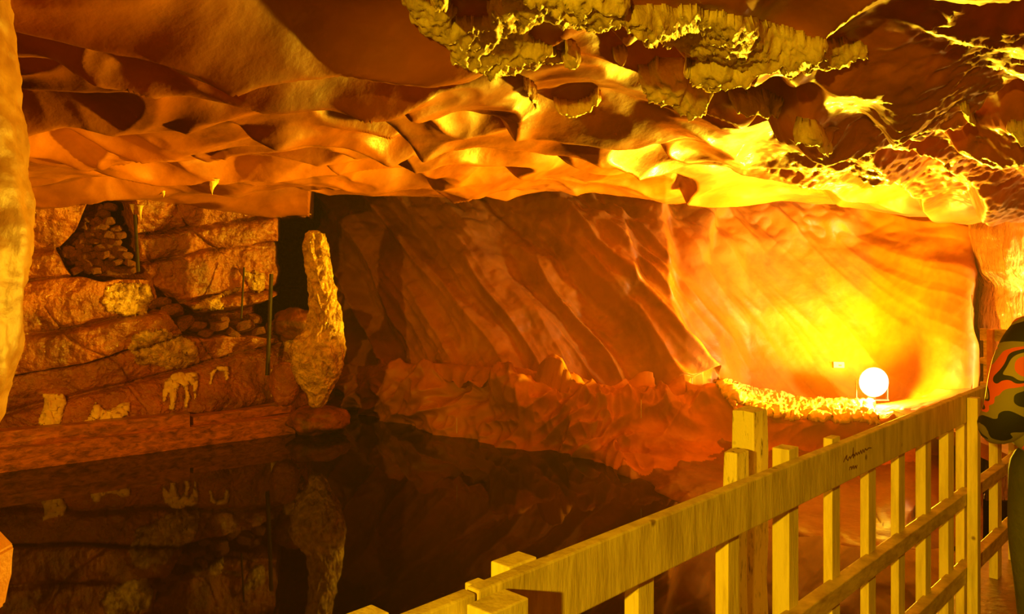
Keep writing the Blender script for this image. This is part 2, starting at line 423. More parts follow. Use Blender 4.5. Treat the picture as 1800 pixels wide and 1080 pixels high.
g = g + nn * d[..., None]
wb = surface('wall_back', g, ROCK)
wb.data.materials.append(MUDSHADE)
fm = (V < np.interp(px, [950, 1080, 1300], [0.2, 1.1, 1.95]) + 0.35 * fbm(N1, X * 2.2, Y * 2.2, 0, 4))[:-1, :-1].reshape(-1)  # bank faces below the ledge that carry the painted shade
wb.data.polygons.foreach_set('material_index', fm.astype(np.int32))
tag(wb, kind='structure')

# ------------------------------------------------------------------ left wall: strata blocks with a niche, a crevice and a side passage
LWX = [-900, -300, 0, 85, 210, 320, 430, 510, 536, 548, 552]
LWY = [6.9, 8.35, 9.15, 9.45, 9.85, 10.4, 10.95, 11.4, 11.55, 12.6, 14.4]
LW = []
for a, b in zip(LWX, LWY):
    LW.append((a, [(yw(b, -1.1), b), (yw(b, -0.55), b), (yw(b, 0.2), b + 0.12), (yw(b, 0.9), b + 0.05), (yw(b, 1.7), b + 0.12), (yw(b, 2.4), b - 0.1), (yw(b, 3.3), b - 0.3)]))
g, u, v = loft(LW, 900, 420, vdist=[0, 1.0, 2, 3, 4, 5, 6])
px, py = to_px(g)
n = normals(g); n = n * np.sign(-(n[..., 1:2]))
X, Y, Z = g[..., 0], g[..., 1], g[..., 2]
T = X * 0.69 + Y * 0.725                              # distance along the wall
strat = Z - 0.16 * T + 0.14 * N1(T * 0.5, Z * 0.8, 2.0) + 0.03 * N2(T * 2.2, Z * 2.2, 1.0)
k = (strat + 0.12 * np.sin(strat * 5.0)) / 0.52; fr = k - np.floor(k)
crack = np.exp(-(np.minimum(fr, 1 - fr) / 0.045) ** 2)
bulge = np.sin(np.pi * np.clip(fr, 0, 1)) ** 0.6
lay = N3(np.floor(k) * 3.7, T * 0.35, 0.5) * 0.16
d = 0.10 * bulge + lay - 0.10 * crack
k2 = (T + 0.9 * Z + 0.25 * N2(T, Z, 5)) / 1.35; fr2 = k2 - np.floor(k2)
d = d - 0.035 * np.exp(-(np.minimum(fr2, 1 - fr2) / 0.012) ** 2) * sst(-0.05, 0.1, N2(T * 0.8, Z * 0.8, 9)) + 0.07 * N4(np.floor(k2) * 5.1, np.floor(k) * 2.3, 0)
d = d + 0.10 * fbm(N4, T * 1.1, Z * 1.4, 2.0, 5, 0.55) + 0.035 * fbm(N1, T * 5, Z * 3.5, 0, 4)
drape = sst(640, 600, np.abs(px - 220) * 4 + 0 * py) * 0
d = d + 0.03 * np.abs(N2(T * 6, Z * 1.2, 7)) * sst(0, 0.3, N3(T * 0.7, Z * 0.7, 3))
def inside(poly, soft=7.0):
    """1 inside the outline, 0 outside, soft edge"""
    best = np.full(px.shape, 1e9); ins = np.zeros(px.shape, bool)
    qx = px + 5 * N1(T * 4, Z * 4, 1); qy = py + 5 * N2(T * 4, Z * 4, 1)
    for (x0, y0), (x1, y1) in zip(poly, poly[1:] + poly[:1]):
        dx, dy = x1 - x0, y1 - y0
        t = np.clip(((qx - x0) * dx + (qy - y0) * dy) / (dx * dx + dy * dy), 0, 1)
        best = np.minimum(best, np.hypot(qx - x0 - t * dx, qy - y0 - t * dy))
        if y0 != y1:
            cr = ((y0 > qy) != (y1 > qy)) & (qx < x0 + (qy - y0) * dx / dy)
            ins ^= cr
    sd = np.where(ins, best, -best)
    return sst(-soft * 0.3, soft, sd)
NICHE = [(158, 350), (238, 352), (248, 470), (262, 490), (180, 492), (128, 486), (98, 445), (130, 410)]
CREV = [(268, 505), (330, 535), (352, 548), (420, 542), (468, 528), (488, 520), (545, 575), (520, 596), (440, 590), (330, 592), (300, 570)]
PASS = [(486, 384), (560, 384), (560, 600), (505, 598), (484, 560)]
NICHEBLK = [(196, 356), (236, 356), (246, 470), (236, 468)]
d = d - 0.75 * inside(NICHE) - 0.9 * inside(CREV) - 1.6 * inside(NICHEBLK)
d = d * sst(548, 526, px)
g = g + n * d[..., None]
kk = (1 + 0.75 * inside(PASS))[..., None]
g = (g - np.array([0, 0, EYE])) * kk + np.array([0, 0, EYE])
tag(surface('wall_left', g, WET), kind='structure')

# ------------------------------------------------------------------ right wall: glazed wet rock beyond the far fence, then back along the walkway
RW = []
for a, b in ((1697, 11.2), (1730, 10.6), (1770, 10.1), (1830, 9.8), (1920, 9.8), (2080, 9.6), (2400, 8.6), (3000, 6.2)):
    RW.append((a, [(yw(b, -1.1), b), (yw(b, -0.3), b), (yw(b, 0.6), b + .1), (yw(b, 1.35), b + 0.12), (yw(b, 1.7), b - 0.12), (yw(b, 2.3), b - 0.2), (yw(b, 3.3), b + 0.3)]))
g, u, v = loft(RW, 420, 300)
n = normals(g); n = n * np.sign(-(n[..., 1:2]))
X, Y, Z = g[..., 0], g[..., 1], g[..., 2]
d = 0.10 * np.abs(N1(X * 1.6 + Z * 0.4, Z * 0.7, 1)) + 0.06 * np.abs(N2(X * 5, Z * 0.8, 4)) + 0.04 * fbm(N3, X * 2, Z * 2, Y, 4)
g = g + n * d[..., None]
tag(surface('wall_right', g, GLAZE), kind='structure')

# wall behind the walkway and behind the photographer, closing the gallery
def plain_wall(name, a, b, z0, z1, mat, amp=0.25):
    nx, ny = 130, 60
    t = np.linspace(0, 1, nx)[:, None] + np.zeros((1, ny)); h = np.linspace(z0, z1, ny)[None, :] + np.zeros((nx, 1))
    a = np.array(a, float); b = np.array(b, float)
    X = a[0] + (b[0] - a[0]) * t; Y = a[1] + (b[1] - a[1]) * t
    L = math.hypot(*(b - a)); nx_, ny_ = -(b - a)[1] / L, (b - a)[0] / L
    dd = amp * fbm(N1, X * 0.7, Y * 0.7, h * 0.9, 5)
    return tag(surface(name, np.stack([X + nx_ * dd, Y + ny_ * dd, h], -1), mat), kind='structure')
plain_wall('wall_walkway', (0.4, -3.6), (9.9, 6.6), -0.8, 3.6, ROCK)
plain_wall('wall_behind', (-9.0, -2.9), (1.4, -3.1), -1.0, 3.6, ROCK)
plain_wall('wall_far_left', (-8.2, -3.2), (-7.0, 7.4), -1.0, 3.6, ROCK)

# ------------------------------------------------------------------ lake and walkway floor
wm = bpy.data.materials.new('still_dark_brine'); wm.use_nodes = True
b = wm.node_tree.nodes['Principled BSDF']
b.inputs['Base Color'].default_value = (0.012, 0.007, 0.001, 1)
b.inputs['Roughness'].default_value = 0.03
b.inputs['IOR'].default_value = 1.23
nt = wm.node_tree
tc = nt.nodes.new('ShaderNodeTexCoord'); nz = nt.nodes.new('ShaderNodeTexNoise'); nz.inputs['Scale'].default_value = 1.6
bp = nt.nodes.new('ShaderNodeBump'); bp.inputs['Strength'].default_value = 0.02; bp.inputs['Distance'].default_value = 0.03
nt.links.new(tc.outputs['Object'], nz.inputs['Vector']); nt.links.new(nz.outputs['Fac'], bp.inputs['Height']); nt.links.new(bp.outputs['Normal'], b.inputs['Normal'])
lake = mesh_obj('lake_water', [(-9, -3, -0.6), (9, -3, -0.6), (9, 14.5, -0.6), (-9, 14.5, -0.6)], [(0, 1, 2, 3)], wm, smooth=False)
tag(lake, 'still black salt lake mirroring the left wall and the crusted column', 'water', kind='stuff')
bed = mesh_obj('floor_lake_bed', [(-9.5, -3.5, -1.15), (10, -3.5, -1.15), (10, 15, -1.15), (-9.5, 15, -1.15)], [(0, 1, 2, 3)], DARK, smooth=False)
tag(bed, kind='structure')

def rail_t(px, off=0.0):
    """position along the rail line seen at photo column px, on a plane off metres to the lake side"""
    a = RA - RN * off
    uu = (px - 900) / F
    return (uu * a.y - a.x) / (RD.x - uu * RD.y)
def rp(t, off, z):
    return RA + RD * t - RN * off + Vector((0, 0, z))
# walkway floor: slab of boards running along the rail
def slab(name, poly, z0, z1, mat):
    bm = bmesh.new()
    lo = [bm.verts.new((x, y, z0)) for x, y in poly]; hi = [bm.verts.new((x, y, z1)) for x, y in poly]
    bm.faces.new(hi); bm.faces.new(lo[::-1])
    for i in range(len(poly)):
        j = (i + 1) % len(poly); bm.faces.new([lo[i], lo[j], hi[j], hi[i]])
    return bm_obj(name, bm, mat)
pa = rp(-5.2, 0.16, 0); pb = rp(6.2, 0.16, 0)
fl = slab('floor', [(pa.x, pa.y), (pb.x, pb.y), (4.45, 7.75), (4.45, 9.3), (7.6, 9.3), (8.9, 6.3), (0.5, -3.2)], -0.14, 0.0, FLOORM)
tag(fl, kind='structure')

# ------------------------------------------------------------------ the walkway fence
fence = empty('walkway_fence', rp(0, 0, 0), 'long pale painted wooden railing between the walkway and the dark lake, rising to the right', 'fence')
def member(name, t0, t1, o0, o1, z0, z1, mat, parent=fence, bev=0.003, rnd=None, jit=0.0):
    """bar along the rail line: t range, offset range to the lake side, height range"""
    bm = bmesh.new()
    c = rp((t0 + t1) / 2, (o0 + o1) / 2, (z0 + z1) / 2) - fence.location
    add_frame_box(bm, c, RD * (t1 - t0) / 2, -RN * (o1 - o0) / 2, Vector((0, 0, (z1 - z0) / 2)), bev, jit, rnd)
    o = bm_obj(name, bm, mat, parent)
    return o
TOPZ = EYE - 0.55
t_near = rail_t(935) ; t_end = 6.1
member('top_rail', rail_t(842), t_end, 0.0, 0.032, TOPZ - 0.128, TOPZ, PAINT, bev=0.004)
member('top_rail', -1.9, rail_t(842) - 0.004, 0.002, 0.034, TOPZ - 0.128, TOPZ - 0.003, PAINT, bev=0.004)
member('mid_rail', rail_t(1330), t_end, -0.002, 0.045, EYE - 1.052, EYE - 0.995, PAINTL)
member('low_rail', rail_t(1330), t_end, -0.002, 0.045, EYE - 1.40, EYE - 1.33, PAINTL)
member('mid_rail', -1.9, rail_t(1330) - 0.01, -0.002, 0.045, EYE - 1.052, EYE - 0.995, PAINTL)
member('low_rail', -1.9, rail_t(1330) - 0.01, -0.002, 0.045, EYE - 1.40, EYE - 1.33, PAINTL)
BOFF = 0.034
def lake_depth(px_left, t):
    """offset at which an edge at rail position t shows at column px_left"""
    uu = (px_left - 900) / F
    a = RA + RD * t
    # a - RN*o ; X = uu*Y
    return (uu * a.y - a.x) / (-RN.x + uu * RN.y)
def baluster(pl, pc, pr, ztop=TOPZ - 0.02, name='baluster', zb=-0.13):
    t0 = rail_t(pc, BOFF); t1 = rail_t(pr, BOFF)
    o1 = lake_depth(pl, t0)
    o1 = min(max(o1, BOFF + 0.03), BOFF + 0.16)
    return member(name, t0, t1, BOFF, o1, zb, ztop, PAINTV, bev=0.0025)
for pl, pc, pr, zt in ((1097, 1122, 1150, TOPZ - .03), (1257, 1280, 1300, TOPZ - .03), (1357, 1387, 1404, TOPZ + 0.028), (1448, 1463, 1477, TOPZ + 0.012),
                       (1513, 1527, 1540, TOPZ - .02), (1568, 1580, 1591, TOPZ - .02), (1609, 1627, 1637, TOPZ - .02), (1650, 1667, 1677, TOPZ - .02),
                       (1679, 1695, 1703, TOPZ - .02), (1738, 1754, 1761, TOPZ - .02), (1773, 1783, 1790, TOPZ - .02)):
    baluster(pl, pc, pr, zt)
for t in (-1.3, -0.95, -0.6, -0.2):
    member('baluster', t, t + 0.035, BOFF, BOFF + 0.05, -0.13, TOPZ - 0.02, PAINTV)
for t in (4.25, 4.55, 4.85, 5.15, 5.5, 5.8):
    member('baluster', t, t + 0.06, BOFF, BOFF + 0.06, -0.13, TOPZ - 0.02, PAINTV)
# front posts
tq = rail_t(1711, -0.03)
member('post', tq - 0.0, tq + 0.055, -0.047, -0.004, 0.0, TOPZ - 0.012, PAINTV)
tq = rail_t(930, -0.055)
member('post', rail_t(863, -0.062), rail_t(930, -0.062), -0.062, -0.003, 0.0, TOPZ - 0.012, PAINT)
member('post', -1.75, -1.68, -0.062, -0.003, 0.0, TOPZ - 0.012, PAINT)
# blocks behind the rail by the near post: tops of two lake-side posts
tb = rail_t(905, 0.04)
member('post', tb - 0.02, tb + 0.058, 0.036, 0.085, -0.13, TOPZ + 0.001, PAINTV)
tb = rail_t(665, 0.04)
member('post', tb - 0.05, tb + 0.02, 0.036, 0.085, -0.13, TOPZ + 0.003, PAINTV)
# pencilled scrawl on the board: two short illegible lines
def scrawl(pts_lines, parent, lab):
    bm = bmesh.new()
    for pts in pts_lines:
        for (x0, y0), (x1, y1) in zip(pts, pts[1:]):
            q = []
            for x, y in ((x0, y0), (x1, y1)):
                t = rail_t(x, -0.0015)
                a = RA + RD * t + RN * 0.0015
                z = EYE - (y - HOR) / F * a.y
                q.append(Vector((a.x, a.y, z)) - fence.location)
            dd = (q[1] - q[0])
            if dd.length < 1e-5: continue
            side = dd.normalized().cross(RN) * 0.0016
            vs = [bm.verts.new(q[0] - side), bm.verts.new(q[0] + side), bm.verts.new(q[1] + side), bm.verts.new(q[1] - side)]
            vt = [bm.verts.new(vv.co - RN * 0.0012) for vv in vs]
            bm.faces.new(vs); bm.faces.new(vt[::-1])
            for i in range(4): bm.faces.new([vs[i], vs[(i + 1) % 4], vt[(i + 1) % 4], vt[i]])
    o = bm_obj('handwriting', bm, INK, parent)
    o['label'] = lab
scrawl([[(1483, 813), (1485, 808), (1487, 804), (1489, 801), (1488, 807), (1491, 810), (1492, 806), (1494, 803), (1495, 807), (1497, 803), (1499, 799), (1500, 806), (1502, 799), (1499, 801), (1500, 787), (1500, 799), (1503, 802), (1505, 796), (1507, 801), (1509, 795), (1511, 799), (1513, 792)],
        [(1513, 792), (1515, 798), (1517, 790), (1519, 796), (1521, 789), (1524, 792), (1527, 788), (1532, 788)]], fence, 'long upper line of dark handwriting on the board face')
scrawl([[(1493, 827), (1494, 822), (1497, 821), (1497, 826), (1500, 819), (1501, 825), (1504, 819), (1505, 824), (1507, 818)]], fence, 'short lower line of dark handwriting')
fence_top = TOPZ

# old weathered post behind the fence, with the low stub beside it
rnd = random.Random(4)
def rough_post(name, pl, pc, pr, off, ztop, zb, label, cat, mat=PEEL):
    t0 = rail_t(pc, off); t1 = rail_t(pr, off)
    uu = (pl - 900) / F; a = RA + RD * t0
    o1 = lake_depth(pl, t0); o1 = min(max(o1, off + 0.03), off + 0.2)
    c = rp((t0 + t1) / 2, (off + o1) / 2, 0)
    bm = bmesh.new()
    nz_ = 14
    ring = []
    H = [zb + (ztop - zb) * i / nz_ for i in range(nz_ + 1)]
    for z in H:
        vs = []
        for (sx, sy) in ((-1, -1), (0, -1), (1, -1), (1, 0), (1, 1), (0, 1), (-1, 1), (-1, 0)):
            k_ = 1.0 if (sx and sy) else 1.04
            p = rp((t0 + t1) / 2 + sx * (t1 - t0) / 2 * k_, (off + o1) / 2 + sy * (o1 - off) / 2 * k_, z) - Vector((c.x, c.y, 0))
            p += Vector([rnd.uniform(-.004, .004) for _ in range(3)])
            vs.append(bm.verts.new(p))
        ring.append(vs)
    for a_, b_ in zip(ring, ring[1:]):
        for i in range(8): bm.faces.new([a_[i], a_[(i + 1) % 8], b_[(i + 1) % 8], b_[i]])
    bm.faces.new(ring[-1]); bm.faces.new(ring[0][::-1])
    o = bm_obj(name, bm, mat)
    bv = o.modifiers.new('bevel', 'BEVEL'); bv.width = 0.004; bv.segments = 2; bv.limit_method = 'ANGLE'
    o.location = (c.x, c.y, 0)
    tag(o, label, cat)
    return o
rough_post('weathered_post', 1288, 1326, 1350, 0.20, 1.155, -0.8, 'thick weathered post with flaking paint standing in the lake behind the railing', 'post')
rough_post('weathered_post_stub', 1272, 1296, 1316, 0.155, 1.062, -0.8, 'short weathered stub post just left of the thick flaking post', 'post')

# ------------------------------------------------------------------ far fence at right
ff0 = P(1722, 577, 7.9); ff1 = P(1960, 604, 7.0)
ff = empty('far_fence', (ff0.x, ff0.y, 0), 'orange-lit wooden railing far off at the right edge, in front of the glistening wall', 'fence')
fd = Vector((ff1.x - ff0.x, ff1.y - ff0.y, 0)); flen = fd.length; fd.normalize(); fn = Vector((-fd.y, fd.x, 0))
def fmem(name, s0, s1, o0, o1, z0, z1, mat=PAINTL):
    bm = bmesh.new()
    add_frame_box(bm, fd * (s0 + s1) / 2 + fn * (o0 + o1) / 2 + Vector((0, 0, (z0 + z1) / 2)), fd * (s1 - s0) / 2, fn * (o1 - o0) / 2, Vector((0, 0, (z1 - z0) / 2)), 0.004)
    return bm_obj(name, bm, mat, ff)
fmem('top_rail', 0, flen, 0, 0.03, 0.93, 1.05)
fmem('mid_rail', 0.0, flen, 0.002, 0.04, 0.70, 0.76)
fmem('low_rail', 0.0, flen, 0.002, 0.04, 0.44, 0.52)
for s_ in (0.085, 1.1): fmem('post', s_, s_ + 0.055, -0.05, -0.002, 0.0, 1.045, RAW)
for s_ in (0.015, 0.25, 0.42, 0.60, 0.78, 0.95, 1.3, 1.5): fmem('baluster', s_, s_ + 0.04, 0.042, 0.08, 0.0, 1.0)

# ------------------------------------------------------------------ floodlight on the ledge
fl_ = empty('floodlight', LAMP + Vector((0, 0, -0.26)), 'blazing round floodlight standing on the bright salt ledge', 'lamp')
bm = bmesh.new()
bmesh.ops.create_cone(bm, cap_ends=True, segments=40, radius1=0.15, radius2=0.205, depth=0.16)
bm.transform(Matrix.Rotation(math.radians(90), 4, 'X'))
bm.transform(Matrix.Translation((0, 0.06, 0.26)))
bm_obj('housing', bm, METAL, fl_)
LENS = material('lamp_lens', (1, 1, 1), rough=0.3, bump=0, emit=(1.0, 0.85, 0.6), estr=40)
bm = bmesh.new()
bmesh.ops.create_uvsphere(bm, u_segments=40, v_segments=20, radius=0.19)
bm.transform(Matrix.Scale(0.4, 4, (0, 1, 0)))
bm.transform(Matrix.Translation((0, -0.03, 0.26)))
bm_obj('lens', bm, LENS, fl_, smooth=True)
bm = bmesh.new()
for sx in (-1, 1):
    add_frame_box(bm, Vector((sx * 0.215, 0.05, 0.14)), Vector((0.008, 0, 0)), Vector((0, 0.02, 0)), Vector((0, 0, 0.14)), 0.002)
add_frame_box(bm, Vector((0, 0.05, 0.008)), Vector((0.22, 0, 0)), Vector((0, 0.05, 0)), Vector((0, 0, 0.008)), 0.002)
bm_obj('bracket', bm, METAL, fl_)

# small white box on the wall up left of the lamp
h = hit(1474, 643, ['wall_back'])
if h:
    jb = empty('junction_box', h[0], 'tiny white box fixed to the bright wall just above left of the floodlight', 'box')
    q = h[1].to_track_quat('Z', 'Y').to_matrix().to_4x4()
    bm = bmesh.new(); add_frame_box(bm, Vector((0, 0, 0.03)), Vector((0.075, 0, 0)), Vector((0, 0.045, 0)), Vector((0, 0, 0.035)), 0.006); bm.transform(q)
    bm_obj('case', bm, WHITEP, jb)
    bm = bmesh.new(); add_frame_box(bm, Vector((0.02, -0.01, 0.068)), Vector((0.018, 0, 0)), Vector((0, 0.012, 0)), Vector((0, 0, 0.005)), 0.001); bm.transform(q)
    bm_obj('switch', bm, METAL, jb)

# ------------------------------------------------------------------ crusts laid on the rock
def crust(name, poly, surf, mat, label, cat='salt crust', thick=0.05, step=3.0, group=None, rough=1.0, nscale=9.0, hang=0.0, soft=14, down=False, seed=0, holes=0.0):
    """crust with its own thickness grown on the rock inside an outline"""
    xs = [p[0] for p in poly]; ys = [p[1] for p in poly]
    gx = np.arange(min(xs) - step, max(xs) + 2 * step, step); gy = np.arange(min(ys) - step, max(ys) + 2 * step, step)
    A, B = np.meshgrid(gx, gy, indexing='ij')
    jx = A + step * 2.6 * rough * N1(A * 0.045 + seed, B * 0.045, 3) + step * 1.3 * rough * N2(A * .13, B * .13 + seed, 1)
    jy = B + step * 2.6 * rough * N2(A * 0.045, B * 0.045 + seed, 7) + step * 1.3 * rough * N3(A * .13 + seed, B * .13, 2)
    best = np.full(A.shape, 1e9); ins = np.zeros(A.shape, bool)
    for (x0, y0), (x1, y1) in zip(poly, poly[1:] + poly[:1]):
        dx, dy = x1 - x0, y1 - y0
        t = np.clip(((jx - x0) * dx + (jy - y0) * dy) / max(dx * dx + dy * dy, 1e-9), 0, 1)
        best = np.minimum(best, np.hypot(jx - x0 - t * dx, jy - y0 - t * dy))
        if y0 != y1: ins ^= ((y0 > jy) != (y1 > jy)) & (jx < x0 + (jy - y0) * dx / dy)
    if holes:
        ins &= (N4(A * 0.03, B * 0.045, seed + 2.0) < 1 - holes)
    top = {}; bot = {}; vs = []; fs = []
    for i in range(len(gx)):
        for j in range(len(gy)):
            if not ins[i, j]: continue
            r = hit(gx[i], gy[j], surf)
            if r is None: continue
            p, nr = r
            if down: nr = (nr * 0.35 + Vector((0, -0.25, -1)).normalized() * 0.9).normalized()
            e = min(1.0, best[i, j] / soft); e = math.sqrt(max(0.0, 1 - (1 - e) ** 2))
            s3 = nscale
            w_ = abs(float(N1(p.x * s3, p.y * s3, p.z * s3))) ; w2 = abs(float(N2(p.x * s3 * 2.3, p.y * s3 * 2.3, p.z * s3 * 2.3)))
            hgt = thick * (0.22 + 0.78 * e) * (0.45 + 1.0 * (1 - 1.5 * w_) * 0.8 + 0.35 * (1 - 2 * w2)) + hang * e
            hgt = max(hgt, 0.006)
            top[i, j] = len(vs); vs.append(p + nr * hgt)
            bot[i, j] = len(vs); vs.append(p - nr * 0.02)
    cells = {(i, j) for (i, j) in top if (i + 1, j) in top and (i, j + 1) in top and (i + 1, j + 1) in top}
    # no bridging over a step of the rock behind
    def ok(i, j):
        q = [vs[top[a]] for a in ((i, j), (i + 1, j), (i + 1, j + 1), (i, j + 1))]
        dd = max((q[0] - q[2]).length, (q[1] - q[3]).length)
        return dd < 0.6
    cells = {c_ for c_ in cells if ok(*c_)}
    for (i, j) in cells:
        a, b_, c_, d_ = (i, j), (i + 1, j), (i + 1, j + 1), (i, j + 1)
        fs.append((top[a], top[b_], top[c_], top[d_])); fs.append((bot[d_], bot[c_], bot[b_], bot[a]))
        for (e0, e1, nb) in ((a, b_, (i, j - 1)), (b_, c_, (i + 1, j)), (c_, d_, (i, j + 1)), (d_, a, (i - 1, j))):
            if nb not in cells: fs.append((top[e1], top[e0], bot[e0], bot[e1]))
    if not fs: return None
    if True:                                             # keep the largest connected piece
        par = list(range(len(vs)))
        def fd_(a):
            while par[a] != a: par[a] = par[par[a]]; a = par[a]
            return a
        for f in fs:
            r0 = fd_(f[0])
            for i_ in f[1:]: par[fd_(i_)] = r0
        cnt = {}
        for f in fs: cnt[fd_(f[0])] = cnt.get(fd_(f[0]), 0) + 1
        bg = max(cnt, key=cnt.get); fs = [f for f in fs if fd_(f[0]) == bg]
    used = sorted({i for f in fs for i in f}); mp_ = {o: k for k, o in enumerate(used)}
    cen = sum((vs[i] for i in used), Vector()) / len(used)
    o = mesh_obj(name, [vs[i] - cen for i in used], [[mp_[i] for i in f] for f in fs], mat)
    o.location = cen
    tag(o, label, cat, group)
    return o
CE = ['ceiling']
crust('ceiling_crust', [(700, -25), (790, -25), (800, 25), (850, 30), (868, -25), (1010, -25), (1100, -25), (1105, 10), (1240, 10), (1310, 30), (1370, 40), (1420, 60), (1530, 75), (1528, 95), (1420, 118),
      (1345, 120), (1320, 130), (1265, 95), (1240, 92), (1190, 75), (1165, 78), (1135, 74), (1115, 50), (1095, 28), (1050, 40), (990, 38), (955, 18), (925, 52), (965, 80), (1000, 90), (995, 104), (955, 108), (900, 122), (850, 128),
      (835, 112), (795, 100), (790, 75), (735, 45)], CE, CRUST, 'long knobbly yellow salt crust hanging along the top of the ceiling', thick=0.045, step=2.6, hang=0.03, nscale=13, down=True, rough=1.5, soft=26)
crust('ceiling_crust', [(1125, 115), (1160, 95), (1205, 98), (1210, 130), (1190, 160), (1155, 172), (1130, 150)], CE, CRUST,
      'round yellowish crust lobe hanging left of the notched lobe under the long crust', thick=0.06, step=3, hang=0.06, down=True, seed=4)
crust('ceiling_crust', [(1180, 155), (1200, 140), (1240, 135), (1262, 150), (1240, 165), (1238, 188), (1205, 198), (1182, 180)], CE, CRUST,
      'notched yellowish crust lobe hanging lowest of the cluster at upper right', thick=0.055, step=3, hang=0.05, down=True, seed=6)
crust('ceiling_crust', [(1205, 100), (1270, 88), (1335, 105), (1320, 130), (1275, 128), (1230, 132), (1205, 125)], CE, CRUST,
      'flat crust sheet just below the long crust, right of the round lobe', thick=0.06, step=3, hang=0.05, down=True, seed=8)
crust('ceiling_crust', [(1270, 160), (1330, 155), (1380, 172), (1372, 190), (1330, 192), (1290, 184)], CE, CRUST,
      'thin yellow crust strip left of the low dark ceiling block', thick=0.06, step=3, hang=0.05, down=True, seed=11)
crust('ceiling_crust', [(990, 65), (1012, 72), (1024, 90), (1005, 106), (990, 100)], CE, CRUST, 'small crust tongue at the right end of the upper left crust', thick=0.05, step=2.5, hang=0.05, down=True, seed=2)
crust('ceiling_crust', [(1075, 78), (1100, 72), (1102, 92), (1088, 102), (1074, 95)], CE, CRUST, 'lone round crust knob on bare ceiling between two crust masses', thick=0.05, step=2.5, hang=0.04, down=True, seed=3)
crust('ceiling_crust', [(968, 165), (985, 172), (1010, 176), (1035, 168), (1050, 150), (1056, 162), (1040, 180), (1010, 190), (995, 192), (975, 178)], CE, SALT,
      'curled bright crust rim hanging below the long crust at centre', thick=0.045, step=2.2, hang=0.06, down=True, seed=5, rough=0.5, soft=8)
crust('ceiling_crust', [(915, 135), (935, 138), (948, 150), (945, 178), (938, 170), (925, 150)], CE, SALTDIRTY, 'ragged little crust spike beside the curled rim on the ceiling', thick=0.05, step=2.2, hang=0.07, down=True, seed=9, rough=0.5, soft=8)
crust('ceiling_crust', [(1395, 205), (1440, 212), (1458, 240), (1445, 262), (1425, 235), (1400, 225)], CE, CRUST, 'tan crust finger hanging at the left corner of the low dark block', thick=0.06, step=2.5, hang=0.06, down=True, seed=10)
crust('ceiling_crust', [(1685, 178), (1705, 182), (1712, 210), (1700, 215), (1690, 198)], CE, CRUST, 'small pale crust fleck on the dark ceiling block near the right edge', thick=0.04, step=2.5, hang=0.03, down=True, seed=12)
crust('ceiling_crust', [(1770, 215), (1830, 195), (1850, 235), (1785, 238)], CE, CRUST, 'olive crust at the right edge of the ceiling', thick=0.06, step=3, hang=0.04, down=True, seed=13)

LWN = ['wall_left', 'wall_back']
crust('wall_crust', [(74, 692), (112, 690), (118, 700), (108, 755), (72, 756), (68, 735), (78, 712)], LWN, SALT, 'pale salt crust column at far left above the timber ledge', thick=0.05, step=2.4, seed=1, rough=0.6)
crust('wall_crust', [(140, 748), (158, 728), (168, 705), (178, 722), (230, 706), (224, 730), (212, 748), (170, 752)], LWN, SALT, 'bright yellow salt patch above the timber ledge, brightest on the left wall', thick=0.06, step=2.4, seed=2, rough=0.6)
crust('wall_crust', [(222, 745), (235, 738), (270, 736), (262, 748), (252, 756), (246, 768), (224, 766)], LWN, SALT, 'ragged salt patch at the ledge just right of the bright yellow patch', thick=0.05, step=2.4, seed=3, rough=0.6)
crust('wall_crust', [(285, 690), (290, 670), (305, 660), (320, 656), (345, 655), (347, 670), (345, 700), (340, 708), (338, 680), (330, 674), (333, 700), (328, 718), (322, 716), (325, 690), (318, 678), (312, 690), (308, 718), (297, 722), (298, 690), (290, 705), (284, 712)],
      LWN, SALT, 'salt drip with four long fingers at the middle of the left wall foot', thick=0.045, step=1.9, seed=4, rough=0.35, soft=6)
crust('wall_crust', [(366, 675), (370, 655), (382, 644), (400, 645), (402, 660), (400, 672), (396, 668), (394, 652), (382, 652), (374, 664), (370, 680)],
      LWN, SALT, 'arch-shaped salt drip right of the four-fingered drip', thick=0.04, step=1.9, seed=5, rough=0.35, soft=6)
crust('wall_crust', [(474, 645), (480, 650), (484, 685), (492, 700), (480, 706), (474, 695)], LWN, SALT, 'narrow salt streak at the wall foot left of the crusted column', thick=0.04, step=2.2, seed=6, rough=0.4, soft=6)
crust('wall_crust', [(428, 472), (465, 478), (470, 500), (455, 520), (432, 500)], LWN, SALTDIRTY, 'glistening crust patch beside the thin rod at the crevice', thick=0.04, step=2.6, seed=7)
crust('wall_crust', [(330, 540), (380, 518), (425, 500), (428, 506), (385, 528), (395, 545), (345, 545)], LWN, SALTDIRTY, 'thin pale crust line slanting over the dark crevice', thick=0.03, step=2.4, seed=8, rough=0.4, soft=6)
crust('wall_crust', [(185, 505), (215, 495), (262, 500), (268, 535), (240, 560), (200, 550), (175, 530)], LWN, SALTDIRTY, 'glistening yellow crust sheet on the block below the niche', thick=0.035, step=2.8, seed=9)
crust('wall_crust', [(235, 585), (290, 575), (345, 600), (350, 640), (300, 650), (240, 640), (225, 610)], LWN, SALTDIRTY, 'rippled wet crust sheet on the middle of the left wall under the crevice', thick=0.035, step=2.8, seed=10)

